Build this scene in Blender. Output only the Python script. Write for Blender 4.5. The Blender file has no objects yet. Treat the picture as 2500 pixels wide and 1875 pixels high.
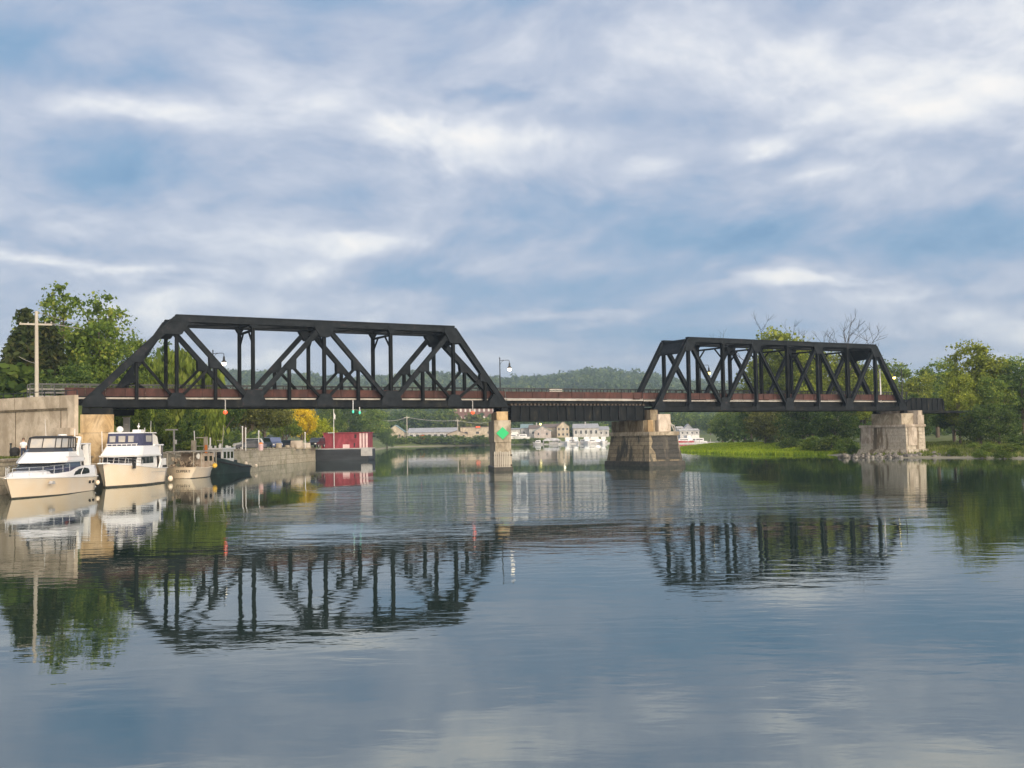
import bpy, math, random
import numpy as np
from mathutils import Vector, Matrix

# ------------------------------------------------------------------ camera, sky, sun, exposure
SC = bpy.context.scene
COL = SC.collection
F = 2600.0                     # focal length in photo pixels (photo is 2500 wide)
CAMZ = 3.6
PITCH = math.atan(130.5 / F)
ROLL = 0.0165
_f = Vector((0, math.cos(PITCH), math.sin(PITCH)))
_r0 = Vector((1, 0, 0))
_u0 = Vector((0, -math.sin(PITCH), math.cos(PITCH)))
_r = _r0 * math.cos(ROLL) - _u0 * math.sin(ROLL)
_u = _u0 * math.cos(ROLL) + _r0 * math.sin(ROLL)
cam_data = bpy.data.cameras.new("camera")
cam = bpy.data.objects.new("camera", cam_data)
COL.objects.link(cam)
cam_data.sensor_width = 36
cam_data.lens = F / 2500 * 36
cam_data.clip_end = 9000
m = Matrix(((_r.x, _u.x, -_f.x, 0), (_r.y, _u.y, -_f.y, 0), (_r.z, _u.z, -_f.z, CAMZ), (0, 0, 0, 1)))
cam.matrix_world = m
SC.camera = cam

def at(px, py, Y):
    """real-world point at distance Y ahead that the photo pixel looks at (used once, to survey the place)"""
    d = _f * F + _r * (px - 1250) - _u * (py - 937.5)
    return Vector((d.x * Y / d.y, Y, CAMZ + d.z * Y / d.y))

def N(nt, t, **k):
    n = nt.nodes.new(t)
    for a, b in k.items():
        if a.startswith('i_'):
            key = a[2:]
            key = int(key) if key.isdigit() else key
            n.inputs[key].default_value = b
        else:
            setattr(n, a, b)
    return n

def ramp(nt, pts, interp='LINEAR'):
    n = nt.nodes.new('ShaderNodeValToRGB')
    cr = n.color_ramp
    cr.interpolation = interp
    while len(cr.elements) > 1:
        cr.elements.remove(cr.elements[-1])
    for i, (p, c) in enumerate(pts):
        e = cr.elements[0] if i == 0 else cr.elements.new(p)
        e.position = p
        e.color = (*c, 1) if len(c) == 3 else c
    return n

SUN_EL, SUN_AZ = math.radians(16), math.radians(150)   # azimuth clockwise from +Y; behind the camera, a little right
W = bpy.data.worlds.new("World")
SC.world = W
W.use_nodes = True
nt = W.node_tree
nt.nodes.clear()
L = nt.links.new
out = N(nt, 'ShaderNodeOutputWorld')
bg = N(nt, 'ShaderNodeBackground', i_Strength=0.1)
sky = N(nt, 'ShaderNodeTexSky', sky_type='NISHITA')
sky.sun_disc = False
sky.sun_elevation = SUN_EL
sky.sun_rotation = SUN_AZ
tc = N(nt, 'ShaderNodeTexCoord')
sep = N(nt, 'ShaderNodeSeparateXYZ')
L(tc.outputs['Generated'], sep.inputs[0])
def M(op, a, b=None, c=None, clamp=False):
    n = nt.nodes.new('ShaderNodeMath')
    n.operation = op
    n.use_clamp = clamp
    for i, v in enumerate((a, b, c)):
        if v is None:
            continue
        if isinstance(v, (int, float)):
            n.inputs[i].default_value = v
        else:
            L(v, n.inputs[i])
    return n.outputs[0]
# cloud deck: direction projected on a layer overhead, softened towards the horizon
zz = M('ADD', M('MAXIMUM', sep.outputs['Z'], 0.0), 0.27)
px_ = M('DIVIDE', sep.outputs['X'], zz)
py_ = M('DIVIDE', sep.outputs['Y'], zz)
comb = N(nt, 'ShaderNodeCombineXYZ')
L(px_, comb.inputs[0]); L(py_, comb.inputs[1])
def noise(vec, scale, detail, rough=0.55, dist=0.0, loc=(0, 0, 0), sc=(1, 1, 1), rot=0.0):
    mp = N(nt, 'ShaderNodeMapping')
    mp.inputs['Location'].default_value = loc
    mp.inputs['Scale'].default_value = sc
    mp.inputs['Rotation'].default_value = (0, 0, rot)
    L(vec, mp.inputs['Vector'])
    n = N(nt, 'ShaderNodeTexNoise', i_Scale=scale, i_Detail=detail, i_Roughness=rough, i_Distortion=dist)
    L(mp.outputs[0], n.inputs['Vector'])
    return n
def vadd(a, b_, k):
    q = N(nt, 'ShaderNodeVectorMath', operation='SUBTRACT'); q.inputs[1].default_value = (0.5, 0.5, 0.5); L(b_, q.inputs[0])
    w_ = N(nt, 'ShaderNodeVectorMath', operation='SCALE'); w_.inputs['Scale'].default_value = k; L(q.outputs[0], w_.inputs[0])
    r_ = N(nt, 'ShaderNodeVectorMath', operation='ADD'); L(a, r_.inputs[0]); L(w_.outputs[0], r_.inputs[1])
    return r_.outputs[0]
P0 = comb.outputs[0]
P1 = vadd(P0, noise(P0, 0.9, 4, 0.5, 0, (5.3, 0.4, 0)).outputs['Color'], 0.65)
def shift(vec, off):
    r_ = N(nt, 'ShaderNodeVectorMath', operation='ADD'); L(vec, r_.inputs[0]); r_.inputs[1].default_value = off
    return r_.outputs[0]
n1 = noise(P1, 0.85, 11, 0.54, 0.0, (3.1, 1.7, 0), (1.15, 1.0, 1), 0.25)
n1b = noise(shift(P1, (0.05, 0.16, 0)), 0.85, 11, 0.54, 0.0, (3.1, 1.7, 0), (1.15, 1.0, 1), 0.25)
n2 = noise(P1, 2.8, 10, 0.58, 0.0, (7.1, 2.2, 0), (1.1, 1.0, 1), 0.2)
n2b = noise(shift(P1, (0.03, 0.07, 0)), 2.8, 10, 0.58, 0.0, (7.1, 2.2, 0), (1.1, 1.0, 1), 0.2)
# direction warped for ragged cloud masses
nw = noise(tc.outputs['Generated'], 5.0, 5, 0.55, 0.3, (0, 0, 0), (1, 1, 2.2))
wv = N(nt, 'ShaderNodeVectorMath', operation='SUBTRACT'); wv.inputs[1].default_value = (0.5, 0.5, 0.5)
L(nw.outputs['Color'], wv.inputs[0])
wm = N(nt, 'ShaderNodeVectorMath', operation='MULTIPLY'); wm.inputs[1].default_value = (0.22, 0.0, 0.10)
L(wv.outputs[0], wm.inputs[0])
wd = N(nt, 'ShaderNodeVectorMath', operation='ADD')
L(tc.outputs['Generated'], wd.inputs[0]); L(wm.outputs[0], wd.inputs[1])
def cloud_mass(px, py, rx, ry, amp):
    d = (_f * F + _r * (px - 1250) - _u * (py - 937.5)).normalized()
    s = N(nt, 'ShaderNodeVectorMath', operation='SUBTRACT'); s.inputs[1].default_value = d
    L(wd.outputs[0], s.inputs[0])
    q = N(nt, 'ShaderNodeVectorMath', operation='MULTIPLY'); q.inputs[1].default_value = (F / rx, 1.2, F / ry)
    L(s.outputs[0], q.inputs[0])
    l = N(nt, 'ShaderNodeVectorMath', operation='LENGTH'); L(q.outputs[0], l.inputs[0])
    mr = N(nt, 'ShaderNodeMapRange', interpolation_type='SMOOTHSTEP')
    mr.inputs['From Min'].default_value = 0.0; mr.inputs['From Max'].default_value = 1.25
    mr.inputs['To Min'].default_value = amp; mr.inputs['To Max'].default_value = 0.0
    L(l.outputs['Value'], mr.inputs['Value'])
    return mr.outputs[0]
masses = [(500, 130, 200, 60, .18), (310, 265, 340, 42, .32), (760, 190, 260, 80, .18), (1060, 320, 330, 60, .42), (1230, 400, 260, 60, .16),
          (110, 655, 300, 24, .34), (620, 590, 420, 40, .10), (150, 540, 350, 30, .04), (2400, 120, 460, 260, .40), (1850, 345, 120, 40, .34), (1640, 130, 420, 130, .14),
          (1980, 450, 380, 60, .24), (1340, 775, 420, 34, .30), (1880, 712, 260, 28, .42), (2250, 790, 460, 60, .22), (1560, 425, 90, 40, .2),
          (930, 600, 200, 30, .22), (1120, 560, 200, 50, .12), (700, 40, 640, 60, -.14), (60, 130, 380, 90, -.18), (200, 380, 420, 60, -.22),
          (820, 490, 620, 70, -.26), (1400, 560, 700, 80, -.20), (1480, 270, 300, 50, -.14), (2150, 600, 620, 75, -.38),
          (2420, 420, 260, 70, -.12), (1050, 700, 460, 40, -.20), (1250, 200, 140, 26, -.22), (1750, 830, 500, 40, -.1), (600, 690, 450, 40, -.08), (80,600,260,24,-.12)]
acc = None
for a in masses:
    o_ = cloud_mass(*a)
    acc = o_ if acc is None else M('ADD', acc, o_)
relief = M('ADD', M('MULTIPLY', M('SUBTRACT', n1.outputs['Fac'], n1b.outputs['Fac']), 1.3), M('MULTIPLY', M('SUBTRACT', n2.outputs['Fac'], n2b.outputs['Fac']), 1.15))
v = M('MULTIPLY_ADD', n1.outputs['Fac'], 1.10, M('MULTIPLY', n2.outputs['Fac'], 0.62))
v = M('ADD', M('SUBTRACT', v, 0.27), M('MULTIPLY', acc, 1.22))
v = M('ADD', v, relief)
v = M('MULTIPLY_ADD', v, 0.72, 0.125)
cr = ramp(nt, [(0.06, (0.95, 1.85, 3.05)), (0.22, (1.32, 2.20, 3.35)), (0.36, (1.85, 2.50, 3.55)), (0.50, (2.55, 2.95, 3.8)), (0.62, (3.15, 3.45, 4.15)),
               (0.74, (3.95, 4.15, 4.65)), (0.86, (5.0, 5.05, 5.2)), (1.0, (5.9, 5.7, 5.5))])
L(v, cr.inputs[0])
# unseen warm glow added to the sky behind the camera to brighten the scene
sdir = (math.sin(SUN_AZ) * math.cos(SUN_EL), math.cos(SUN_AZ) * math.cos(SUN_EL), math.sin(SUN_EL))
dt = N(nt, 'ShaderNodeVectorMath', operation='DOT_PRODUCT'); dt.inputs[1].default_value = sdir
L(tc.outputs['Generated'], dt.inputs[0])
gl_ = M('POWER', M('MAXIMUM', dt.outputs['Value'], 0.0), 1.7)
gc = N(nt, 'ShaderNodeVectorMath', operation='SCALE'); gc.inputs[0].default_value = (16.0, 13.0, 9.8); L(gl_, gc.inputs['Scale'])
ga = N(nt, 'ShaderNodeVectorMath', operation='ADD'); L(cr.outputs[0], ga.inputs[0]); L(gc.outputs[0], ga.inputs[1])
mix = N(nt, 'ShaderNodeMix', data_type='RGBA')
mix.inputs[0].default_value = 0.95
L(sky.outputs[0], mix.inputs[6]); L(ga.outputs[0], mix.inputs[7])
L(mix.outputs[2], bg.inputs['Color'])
L(bg.outputs[0], out.inputs['Surface'])

sd = bpy.data.lights.new("sun", 'SUN')
sun = bpy.data.objects.new("sun", sd)
COL.objects.link(sun)
sd.energy = 1.5
sd.angle = math.radians(14)
sd.color = (1.0, 0.86, 0.68)
_sdv = Vector((math.sin(SUN_AZ) * math.cos(SUN_EL), math.cos(SUN_AZ) * math.cos(SUN_EL), math.sin(SUN_EL)))
sun.rotation_euler = _sdv.to_track_quat('Z', 'Y').to_euler()
SC.view_settings.view_transform = 'Standard'
SC.view_settings.look = 'None'
SC.view_settings.exposure = 0.85
SC.view_settings.gamma = 1
SC.cycles.use_denoising = True
SC.cycles.max_bounces = 6
SC.cycles.diffuse_bounces = 3
SC.cycles.transparent_max_bounces = 6
SC.cycles.sample_clamp_indirect = 6

# ------------------------------------------------------------------ helpers
rnd = random.Random(7)

def tag(o, label=None, cat=None, group=None, kind=None):
    if label: o['label'] = label
    if cat: o['category'] = cat
    if group: o['group'] = group
    if kind: o['kind'] = kind
    return o

def thing(name, label, cat, loc=(0, 0, 0), rz=0.0, group=None):
    o = bpy.data.objects.new(name, None)
    o.empty_display_size = 0.2
    COL.objects.link(o)
    o.location = loc
    o.rotation_euler = (0, 0, rz)
    return tag(o, label, cat, group)

def copy_tree(o, parent=None):
    c = o.copy()
    COL.objects.link(c)
    c.parent = parent
    for ch in list(o.children):
        copy_tree(ch, c)
    return c

class MB:
    """collects shapes; build() links them as ONE mesh object"""
    def __init__(s):
        s.v = []; s.f = []
    def add(s, vs, fs):
        b = len(s.v)
        s.v += [tuple(p) for p in vs]
        s.f += [tuple(b + i for i in q) for q in fs]
        return s
    def box(s, x0, x1, y0, y1, z0, z1, ti=0.0):
        vs = [(x0, y0, z0), (x1, y0, z0), (x1, y1, z0), (x0, y1, z0),
              (x0 + ti, y0 + ti, z1), (x1 - ti, y0 + ti, z1), (x1 - ti, y1 - ti, z1), (x0 + ti, y1 - ti, z1)]
        return s.add(vs, [(3, 2, 1, 0), (4, 5, 6, 7), (0, 1, 5, 4), (1, 2, 6, 5), (2, 3, 7, 6), (3, 0, 4, 7)])
    def beam(s, p, q, w, h, up=(0, 0, 1)):
        p = Vector(p); q = Vector(q); d = (q - p).normalized()
        up = Vector(up)
        if abs(d.dot(up)) > 0.99:
            up = Vector((0, 1, 0)) if abs(d.y) < .9 else Vector((1, 0, 0))
        sd_ = d.cross(up).normalized(); u2 = sd_.cross(d)
        vs = []
        for c in (p, q):
            for a, b in ((-1, -1), (1, -1), (1, 1), (-1, 1)):
                vs.append(c + sd_ * (a * w / 2) + u2 * (b * h / 2))
        return s.add(vs, [(3, 2, 1, 0), (4, 5, 6, 7), (0, 1, 5, 4), (1, 2, 6, 5), (2, 3, 7, 6), (3, 0, 4, 7)])
    def hbeam(s, p, q, w, h, up=(0, 0, 1), t=0.05, lace=0):
        """two side plates w apart joined by a recessed web: h is seen from the side"""
        p = Vector(p); q = Vector(q); d = (q - p).normalized()
        upv = Vector(up)
        if abs(d.dot(upv)) > 0.99:
            upv = Vector((1, 0, 0))
        sd_ = d.cross(upv).normalized(); u2 = sd_.cross(d)
        for a in (-1, 1):
            o = sd_ * (a * (w / 2 - t / 2))
            s.beam(p + o, q + o, t, h, up=u2)
            for b in (-1, 1):
                o2 = sd_ * (a * (w / 2 + t * .6)) + u2 * (b * (h / 2 - t))
                s.beam(p + o2, q + o2, t * 1.2 - .004, t * 1.6, up=u2)
        for b in (-1, 1):
            o = u2 * (b * (h / 2 - t * 2.4))
            s.beam(p + o, q + o, w - 2 * t - .006, t, up=u2)
        return s
    def tube(s, pts, r, n=6, r2=None):
        pts = [Vector(p) for p in pts]
        b = len(s.v); m_ = len(pts)
        for i, p in enumerate(pts):
            d = (pts[min(i + 1, m_ - 1)] - pts[max(i - 1, 0)]).normalized()
            a = Vector((0, 0, 1)) if abs(d.z) < .9 else Vector((1, 0, 0))
            e1 = d.cross(a).normalized(); e2 = d.cross(e1)
            rr = r if r2 is None else r + (r2 - r) * i / (m_ - 1)
            if isinstance(r, (list, tuple)): rr = r[i]
            for k in range(n):
                an = 2 * math.pi * k / n
                s.v.append(tuple(p + e1 * (rr * math.cos(an)) + e2 * (rr * math.sin(an))))
        for i in range(m_ - 1):
            for k in range(n):
                k2 = (k + 1) % n
                s.f.append((b + i * n + k, b + i * n + k2, b + (i + 1) * n + k2, b + (i + 1) * n + k))
        s.f.append(tuple(b + k for k in range(n))[::-1])
        s.f.append(tuple(b + (m_ - 1) * n + k for k in range(n)))
        return s
    def prism(s, poly, axis, a, b):
        """poly in the plane normal to axis ('x': (y,z), 'y': (x,z), 'z': (x,y)), extruded from a to b"""
        def mk(p, c):
            return {'x': (c, p[0], p[1]), 'y': (p[0], c, p[1]), 'z': (p[0], p[1], c)}[axis]
        n = len(poly)
        vs = [mk(p, a) for p in poly] + [mk(p, b) for p in poly]
        fs = [tuple(range(n)), tuple(range(2 * n - 1, n - 1, -1))]
        for i in range(n):
            j = (i + 1) % n
            fs.append((i, i + n, j + n, j))
        return s.add(vs, fs)
    def sphere(s, c, r, n=10, m_=6, sz=1.0):
        b = len(s.v)
        for i in range(m_ + 1):
            th = math.pi * i / m_
            for k in range(n):
                an = 2 * math.pi * k / n
                s.v.append((c[0] + r * math.sin(th) * math.cos(an), c[1] + r * math.sin(th) * math.sin(an), c[2] + r * sz * math.cos(th)))
        for i in range(m_):
            for k in range(n):
                k2 = (k + 1) % n
                s.f.append((b + i * n + k, b + (i + 1) * n + k, b + (i + 1) * n + k2, b + i * n + k2))
        return s
    def lathe(s, prof, c=(0, 0, 0), n=12):
        b = len(s.v)
        for r, z in prof:
            for k in range(n):
                an = 2 * math.pi * k / n
                s.v.append((c[0] + r * math.cos(an), c[1] + r * math.sin(an), c[2] + z))
        for i in range(len(prof) - 1):
            for k in range(n):
                k2 = (k + 1) % n
                s.f.append((b + i * n + k, b + i * n + k2, b + (i + 1) * n + k2, b + (i + 1) * n + k))
        return s
    def build(s, name, mat, parent=None, off=(0, 0, 0), smooth=False, rz=None, loc=None, bevel=0):
        me = bpy.data.meshes.new(name)
        vs = s.v if off == (0, 0, 0) else [(a - off[0], b - off[1], c - off[2]) for a, b, c in s.v]
        me.from_pydata(vs, [], s.f)
        import bmesh
        bm = bmesh.new(); bm.from_mesh(me)
        bmesh.ops.recalc_face_normals(bm, faces=bm.faces)
        # box-projected uv in metres
        uv = bm.loops.layers.uv.new('UVMap')
        for fc in bm.faces:
            n = fc.normal
            ax, ay, az = abs(n.x), abs(n.y), abs(n.z)
            for lp in fc.loops:
                c = lp.vert.co
                if az > ax and az > ay: lp[uv].uv = (c.x, c.y)
                elif ax > ay: lp[uv].uv = (c.y, c.z)
                else: lp[uv].uv = (c.x, c.z)
            fc.smooth = smooth
        bm.to_mesh(me); bm.free()
        me.materials.append(mat)
        o = bpy.data.objects.new(name, me)
        COL.objects.link(o)
        if parent: o.parent = parent
        if loc is not None: o.location = loc
        if rz is not None: o.rotation_euler = (0, 0, rz)
        if bevel:
            md = o.modifiers.new('bevel', 'BEVEL'); md.width = bevel; md.segments = 2; md.limit_method = 'ANGLE'
        return o

def build_each(self, name, mat, parent=None, off=(0, 0, 0), **k):
    """one object for every loose piece collected"""
    par = list(range(len(self.v)))
    def find(a):
        while par[a] != a:
            par[a] = par[par[a]]; a = par[a]
        return a
    for f in self.f:
        r0 = find(f[0])
        for i in f[1:]:
            par[find(i)] = r0
    groups = {}
    for f in self.f: groups.setdefault(find(f[0]), []).append(f)
    res = []
    for fs_ in groups.values():
        ids = sorted({i for f in fs_ for i in f}); mp = {j: i for i, j in enumerate(ids)}
        b = MB(); b.v = [self.v[i] for i in ids]; b.f = [tuple(mp[i] for i in f) for f in fs_]
        res.append(b.build(name, mat, parent, off, **k))
    return res
MB.build_each = build_each

def quad_mesh(name, verts, mat, nper=4):
    """fast mesh of loose faces from an (n*nper,3) array"""
    me = bpy.data.meshes.new(name)
    nv = len(verts); nf = nv // nper
    me.vertices.add(nv)
    me.vertices.foreach_set('co', verts.astype(np.float32).ravel())
    me.loops.add(nv)
    me.loops.foreach_set('vertex_index', np.arange(nv, dtype=np.int32))
    me.polygons.add(nf)
    me.polygons.foreach_set('loop_start', np.arange(0, nv, nper, dtype=np.int32))
    me.update(calc_edges=True)
    me.validate()
    me.materials.append(mat)
    return me

# ------------------------------------------------------------------ materials
def mat(name, col, rough=0.7, col2=None, scale=1.0, sc=(1, 1, 1), detail=6, metal=0.0, bump=0.0, bscale=None,
        lo=0.35, hi=0.65, emit=None, estr=0.0, third=None, spec=0.5, coat=0.0, grime=0.0, gsc=(1, 1, .5), gscale=.8):
    m_ = bpy.data.materials.new(name)
    m_.use_nodes = True
    t = m_.node_tree
    b = t.nodes['Principled BSDF']
    b.inputs['Roughness'].default_value = rough
    b.inputs['Metallic'].default_value = metal
    b.inputs['Base Color'].default_value = (*col, 1)
    b.inputs['Specular IOR Level'].default_value = spec
    if coat: b.inputs['Coat Weight'].default_value = coat
    if emit:
        b.inputs['Emission Color'].default_value = (*emit, 1)
        b.inputs['Emission Strength'].default_value = estr
    if col2 or bump:
        tcn = N(t, 'ShaderNodeTexCoord'); mp = N(t, 'ShaderNodeMapping')
        mp.inputs['Scale'].default_value = sc
        t.links.new(tcn.outputs['Object'], mp.inputs[0])
        nz = N(t, 'ShaderNodeTexNoise', i_Scale=scale, i_Detail=detail, i_Roughness=0.62)
        t.links.new(mp.outputs[0], nz.inputs['Vector'])
        if col2:
            pts = [(lo, col), (hi, col2)]
            if third: pts.append((min(1, hi + 0.12), third))
            r_ = ramp(t, pts)
            t.links.new(nz.outputs['Fac'], r_.inputs[0])
            t.links.new(r_.outputs[0], b.inputs['Base Color'])
            if grime:
                m2 = N(t, 'ShaderNodeMapping'); m2.inputs['Scale'].default_value = gsc; m2.inputs['Location'].default_value = (3.3, 1.1, 7.7)
                t.links.new(tcn.outputs['Object'], m2.inputs[0])
                g1 = N(t, 'ShaderNodeTexNoise', i_Scale=gscale, i_Detail=9, i_Roughness=0.7, i_Distortion=.9)
                t.links.new(m2.outputs[0], g1.inputs['Vector'])
                gr1 = ramp(t, [(.44, (1 - grime, 1 - grime * 1.05, 1 - grime * 1.12)), (.60, (1, 1, 1))])
                t.links.new(g1.outputs['Fac'], gr1.inputs[0])
                gm1 = N(t, 'ShaderNodeMix', data_type='RGBA', blend_type='MULTIPLY'); gm1.inputs[0].default_value = 1
                t.links.new(r_.outputs[0], gm1.inputs[6]); t.links.new(gr1.outputs[0], gm1.inputs[7])
                t.links.new(gm1.outputs[2], b.inputs['Base Color'])
        if bump:
            nb = N(t, 'ShaderNodeTexNoise', i_Scale=bscale or scale * 4, i_Detail=5)
            t.links.new(tcn.outputs['Object'], nb.inputs['Vector'])
            bp = N(t, 'ShaderNodeBump', i_Strength=0.6, i_Distance=bump)
            t.links.new(nb.outputs['Fac'], bp.inputs['Height'])
            t.links.new(bp.outputs[0], b.inputs['Normal'])
    return m_

def leaf_mat(name, c1, c2, c3=None, nscale=0.35):
    m_ = bpy.data.materials.new(name)
    m_.use_nodes = True
    t = m_.node_tree
    t.nodes.clear()
    o = N(t, 'ShaderNodeOutputMaterial')
    geo = N(t, 'ShaderNodeNewGeometry')
    tcn = N(t, 'ShaderNodeTexCoord')
    nz = N(t, 'ShaderNodeTexNoise', i_Scale=nscale, i_Detail=3)
    t.links.new(tcn.outputs['Object'], nz.inputs['Vector'])
    ad = N(t, 'ShaderNodeMath', operation='MULTIPLY_ADD'); ad.inputs[1].default_value = 0.45
    t.links.new(geo.outputs['Random Per Island'], ad.inputs[0])
    t.links.new(nz.outputs['Fac'], ad.inputs[2])
    pts = [(0.45, c1), (0.85, c2)]
    if c3: pts.append((1.0, c3))
    r_ = ramp(t, pts)
    t.links.new(ad.outputs[0], r_.inputs[0])
    oi = N(t, 'ShaderNodeObjectInfo')
    hs = N(t, 'ShaderNodeHueSaturation')
    vr = N(t, 'ShaderNodeMapRange'); vr.inputs['To Min'].default_value = 0.82; vr.inputs['To Max'].default_value = 1.2
    t.links.new(oi.outputs['Random'], vr.inputs['Value'])
    t.links.new(vr.outputs[0], hs.inputs['Value'])
    t.links.new(r_.outputs[0], hs.inputs['Color'])
    df = N(t, 'ShaderNodeBsdfDiffuse')
    tr = N(t, 'ShaderNodeBsdfTranslucent')
    t.links.new(hs.outputs[0], df.inputs[0]); t.links.new(hs.outputs[0], tr.inputs[0])
    mx = N(t, 'ShaderNodeMixShader'); mx.inputs[0].default_value = 0.42
    t.links.new(df.outputs[0], mx.inputs[1]); t.links.new(tr.outputs[0], mx.inputs[2])
    t.links.new(mx.outputs[0], o.inputs[0])
    return m_

def stone_mat(name, c1, c2, mortar, bw=0.9, bh=0.4, stain=None, stain_lo=.5, stain_hi=.62, streak=(1, 1, .18)):
    m_ = mat(name, c1, 0.9)
    t = m_.node_tree; b = t.nodes['Principled BSDF']
    tcn = N(t, 'ShaderNodeTexCoord')
    br = N(t, 'ShaderNodeTexBrick', i_Scale=1.0)
    br.inputs['Color1'].default_value = (*c1, 1); br.inputs['Color2'].default_value = (*c2, 1)
    br.inputs['Mortar'].default_value = (*mortar, 1)
    br.inputs['Brick Width'].default_value = bw; br.inputs['Row Height'].default_value = bh
    br.inputs['Mortar Size'].default_value = 0.022
    t.links.new(tcn.outputs['UV'], br.inputs['Vector'])
    nz = N(t, 'ShaderNodeTexNoise', i_Scale=0.9, i_Detail=8, i_Roughness=.65)
    mp = N(t, 'ShaderNodeMapping'); mp.inputs['Scale'].default_value = streak
    t.links.new(tcn.outputs['Object'], mp.inputs[0]); t.links.new(mp.outputs[0], nz.inputs['Vector'])
    r_ = ramp(t, [(stain_lo, (0, 0, 0)), (stain_hi, (1, 1, 1))])
    t.links.new(nz.outputs['Fac'], r_.inputs[0])
    mx = N(t, 'ShaderNodeMix', data_type='RGBA')
    t.links.new(r_.outputs[0], mx.inputs[0]); t.links.new(br.outputs['Color'], mx.inputs[6])
    mx.inputs[7].default_value = (*(stain or c2), 1)
    nz2 = N(t, 'ShaderNodeTexNoise', i_Scale=3.5, i_Detail=8, i_Roughness=.7)
    t.links.new(tcn.outputs['Object'], nz2.inputs['Vector'])
    hs = N(t, 'ShaderNodeMix', data_type='RGBA', blend_type='MULTIPLY'); hs.inputs[0].default_value = 0.7
    r2 = ramp(t, [(0.3, (.45, .45, .45)), (0.6, (1.15, 1.15, 1.15))])
    t.links.new(nz2.outputs['Fac'], r2.inputs[0])
    t.links.new(mx.outputs[2], hs.inputs[6]); t.links.new(r2.outputs[0], hs.inputs[7])
    t.links.new(hs.outputs[2], b.inputs['Base Color'])
    bp = N(t, 'ShaderNodeBump', i_Strength=0.9, i_Distance=0.05)
    ad = N(t, 'ShaderNodeMath', operation='MULTIPLY_ADD'); ad.inputs[1].default_value = -0.6
    t.links.new(br.outputs['Fac'], ad.inputs[0]); t.links.new(nz2.outputs['Fac'], ad.inputs[2])
    t.links.new(ad.outputs[0], bp.inputs['Height']); t.links.new(bp.outputs[0], b.inputs['Normal'])
    return m_

STEEL = mat('weathered_black_steel', (.005, .008, .011), .7, (.013, .017, .021), 1.6, third=(.040, .028, .030), detail=9, bump=.015, bscale=9, spec=.18, lo=.38, hi=.60)
STEEL2 = mat('sooty_black_steel', (.004, .006, .008), .75, (.012, .014, .015), 1.5, third=(.042, .038, .026), detail=9, sc=(1, 1, .4), spec=.15, lo=.38, hi=.60)
RUST = mat('rusty_red_steel', (.055, .024, .021), .85, (.105, .042, .034), .9, third=(.035, .024, .024), detail=8, grime=.4)
PIPE = mat('pale_painted_edge', (.46, .44, .40), .6, (.34, .32, .28), 1.5, grime=.3)
TIE = mat('creosoted_timber', (.035, .028, .022), .9, (.07, .055, .04), 2)
CONC = mat('cream_concrete', (.46, .38, .28), .9, (.58, .49, .38), .55, third=(.40, .32, .23), detail=9, sc=(1, 1, .9), bump=.02, bscale=5, lo=.42, hi=.58, grime=.30, gscale=.5, gsc=(1, 1, .6))
CONC_D = mat('stained_shade_dark_concrete', (.17, .135, .085), .95, (.30, .25, .17), .7, detail=9, sc=(1.6, 1.6, .25), bump=.01, bscale=5, grime=0.60)  # stained concrete; its dark tone also paints shade on girder seat and parapet strip
CONC_O = mat('ochre_stained_concrete', (.46, .31, .14), .9, (.56, .43, .27), .5, third=(.30, .23, .15), detail=9, sc=(1.1, 1.1, .6), bump=.01, bscale=5, grime=0.50)
CONC_P = mat('pinkish_concrete', (.47, .40, .32), .9, (.56, .49, .41), .8, detail=9, sc=(1, 1, .7), bump=.01, bscale=5, grime=0.45)
CONC_G = mat('grey_buff_concrete', (.36, .31, .23), .9, (.48, .42, .32), .9, third=(.26, .22, .16), detail=9, sc=(1.1, 1.1, .8), bump=.015, bscale=5, grime=0.50)
STONE_D = stone_mat('dark_mossy_stone', (.19, .155, .10), (.27, .225, .15), (.11, .095, .065), 1.3, .48, stain=(.05, .05, .042), stain_lo=.50, stain_hi=.56)
STONE_L = stone_mat('pale_limestone', (.42, .37, .29), (.47, .42, .34), (.34, .30, .24), 1.4, .5, stain=(.19, .15, .10), stain_lo=.52, stain_hi=.58, streak=(1.1, 1.1, .14))
QUAY = stone_mat('quay_stone', (.36, .32, .23), (.44, .39, .29), (.29, .255, .19), 1.9, .7, stain=(.20, .19, .10), stain_lo=.52, stain_hi=.7, streak=(1, .5, .5))
ROCK = mat('grey_rock', (.05, .048, .045), .9, (.26, .24, .21), 1.6, bump=.03, bscale=4)
WETROCK = mat('wet_dark_stone', (.012, .012, .010), .6, (.05, .046, .034), 2.2, bump=.04, bscale=3)
WHITE = mat('white_gelcoat', (.74, .73, .71), .25, coat=.4)
CREAM_LIT = mat('warmlit_cream_gelcoat', (.75, .59, .40), .28, (.76, .66, .52), .3, coat=.3)  # warm light on the white hulls is put into this peach tone
BOOT = mat('dark_boot_stripe', (.03, .035, .035), .5, (.07, .065, .04), 1.5)
GLASSD = mat('dark_glass', (.015, .018, .025), .06, spec=.8)
NAVY = mat('navy_canvas', (.035, .04, .085), .8, (.055, .06, .11), 3)
CLEARV = mat('clear_vinyl', (.44, .40, .34), .2, (.30, .31, .32), 1.2)
CANVASW = mat('white_canvas', (.72, .71, .66), .85, (.62, .6, .55), 2)
CHROME = mat('polished_rail', (.75, .75, .74), .25, metal=.9)
BLACK = mat('black_rubber', (.015, .015, .015), .8)
TUGGREEN = mat('dark_green_paint', (.008, .020, .018), .5, (.018, .042, .036), 1.6, grime=.4)
BARGERED = mat('faded_crimson_paint', (.24, .03, .045), .75, (.33, .055, .075), .9, detail=8, third=(.19, .03, .04), grime=.35)
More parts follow.
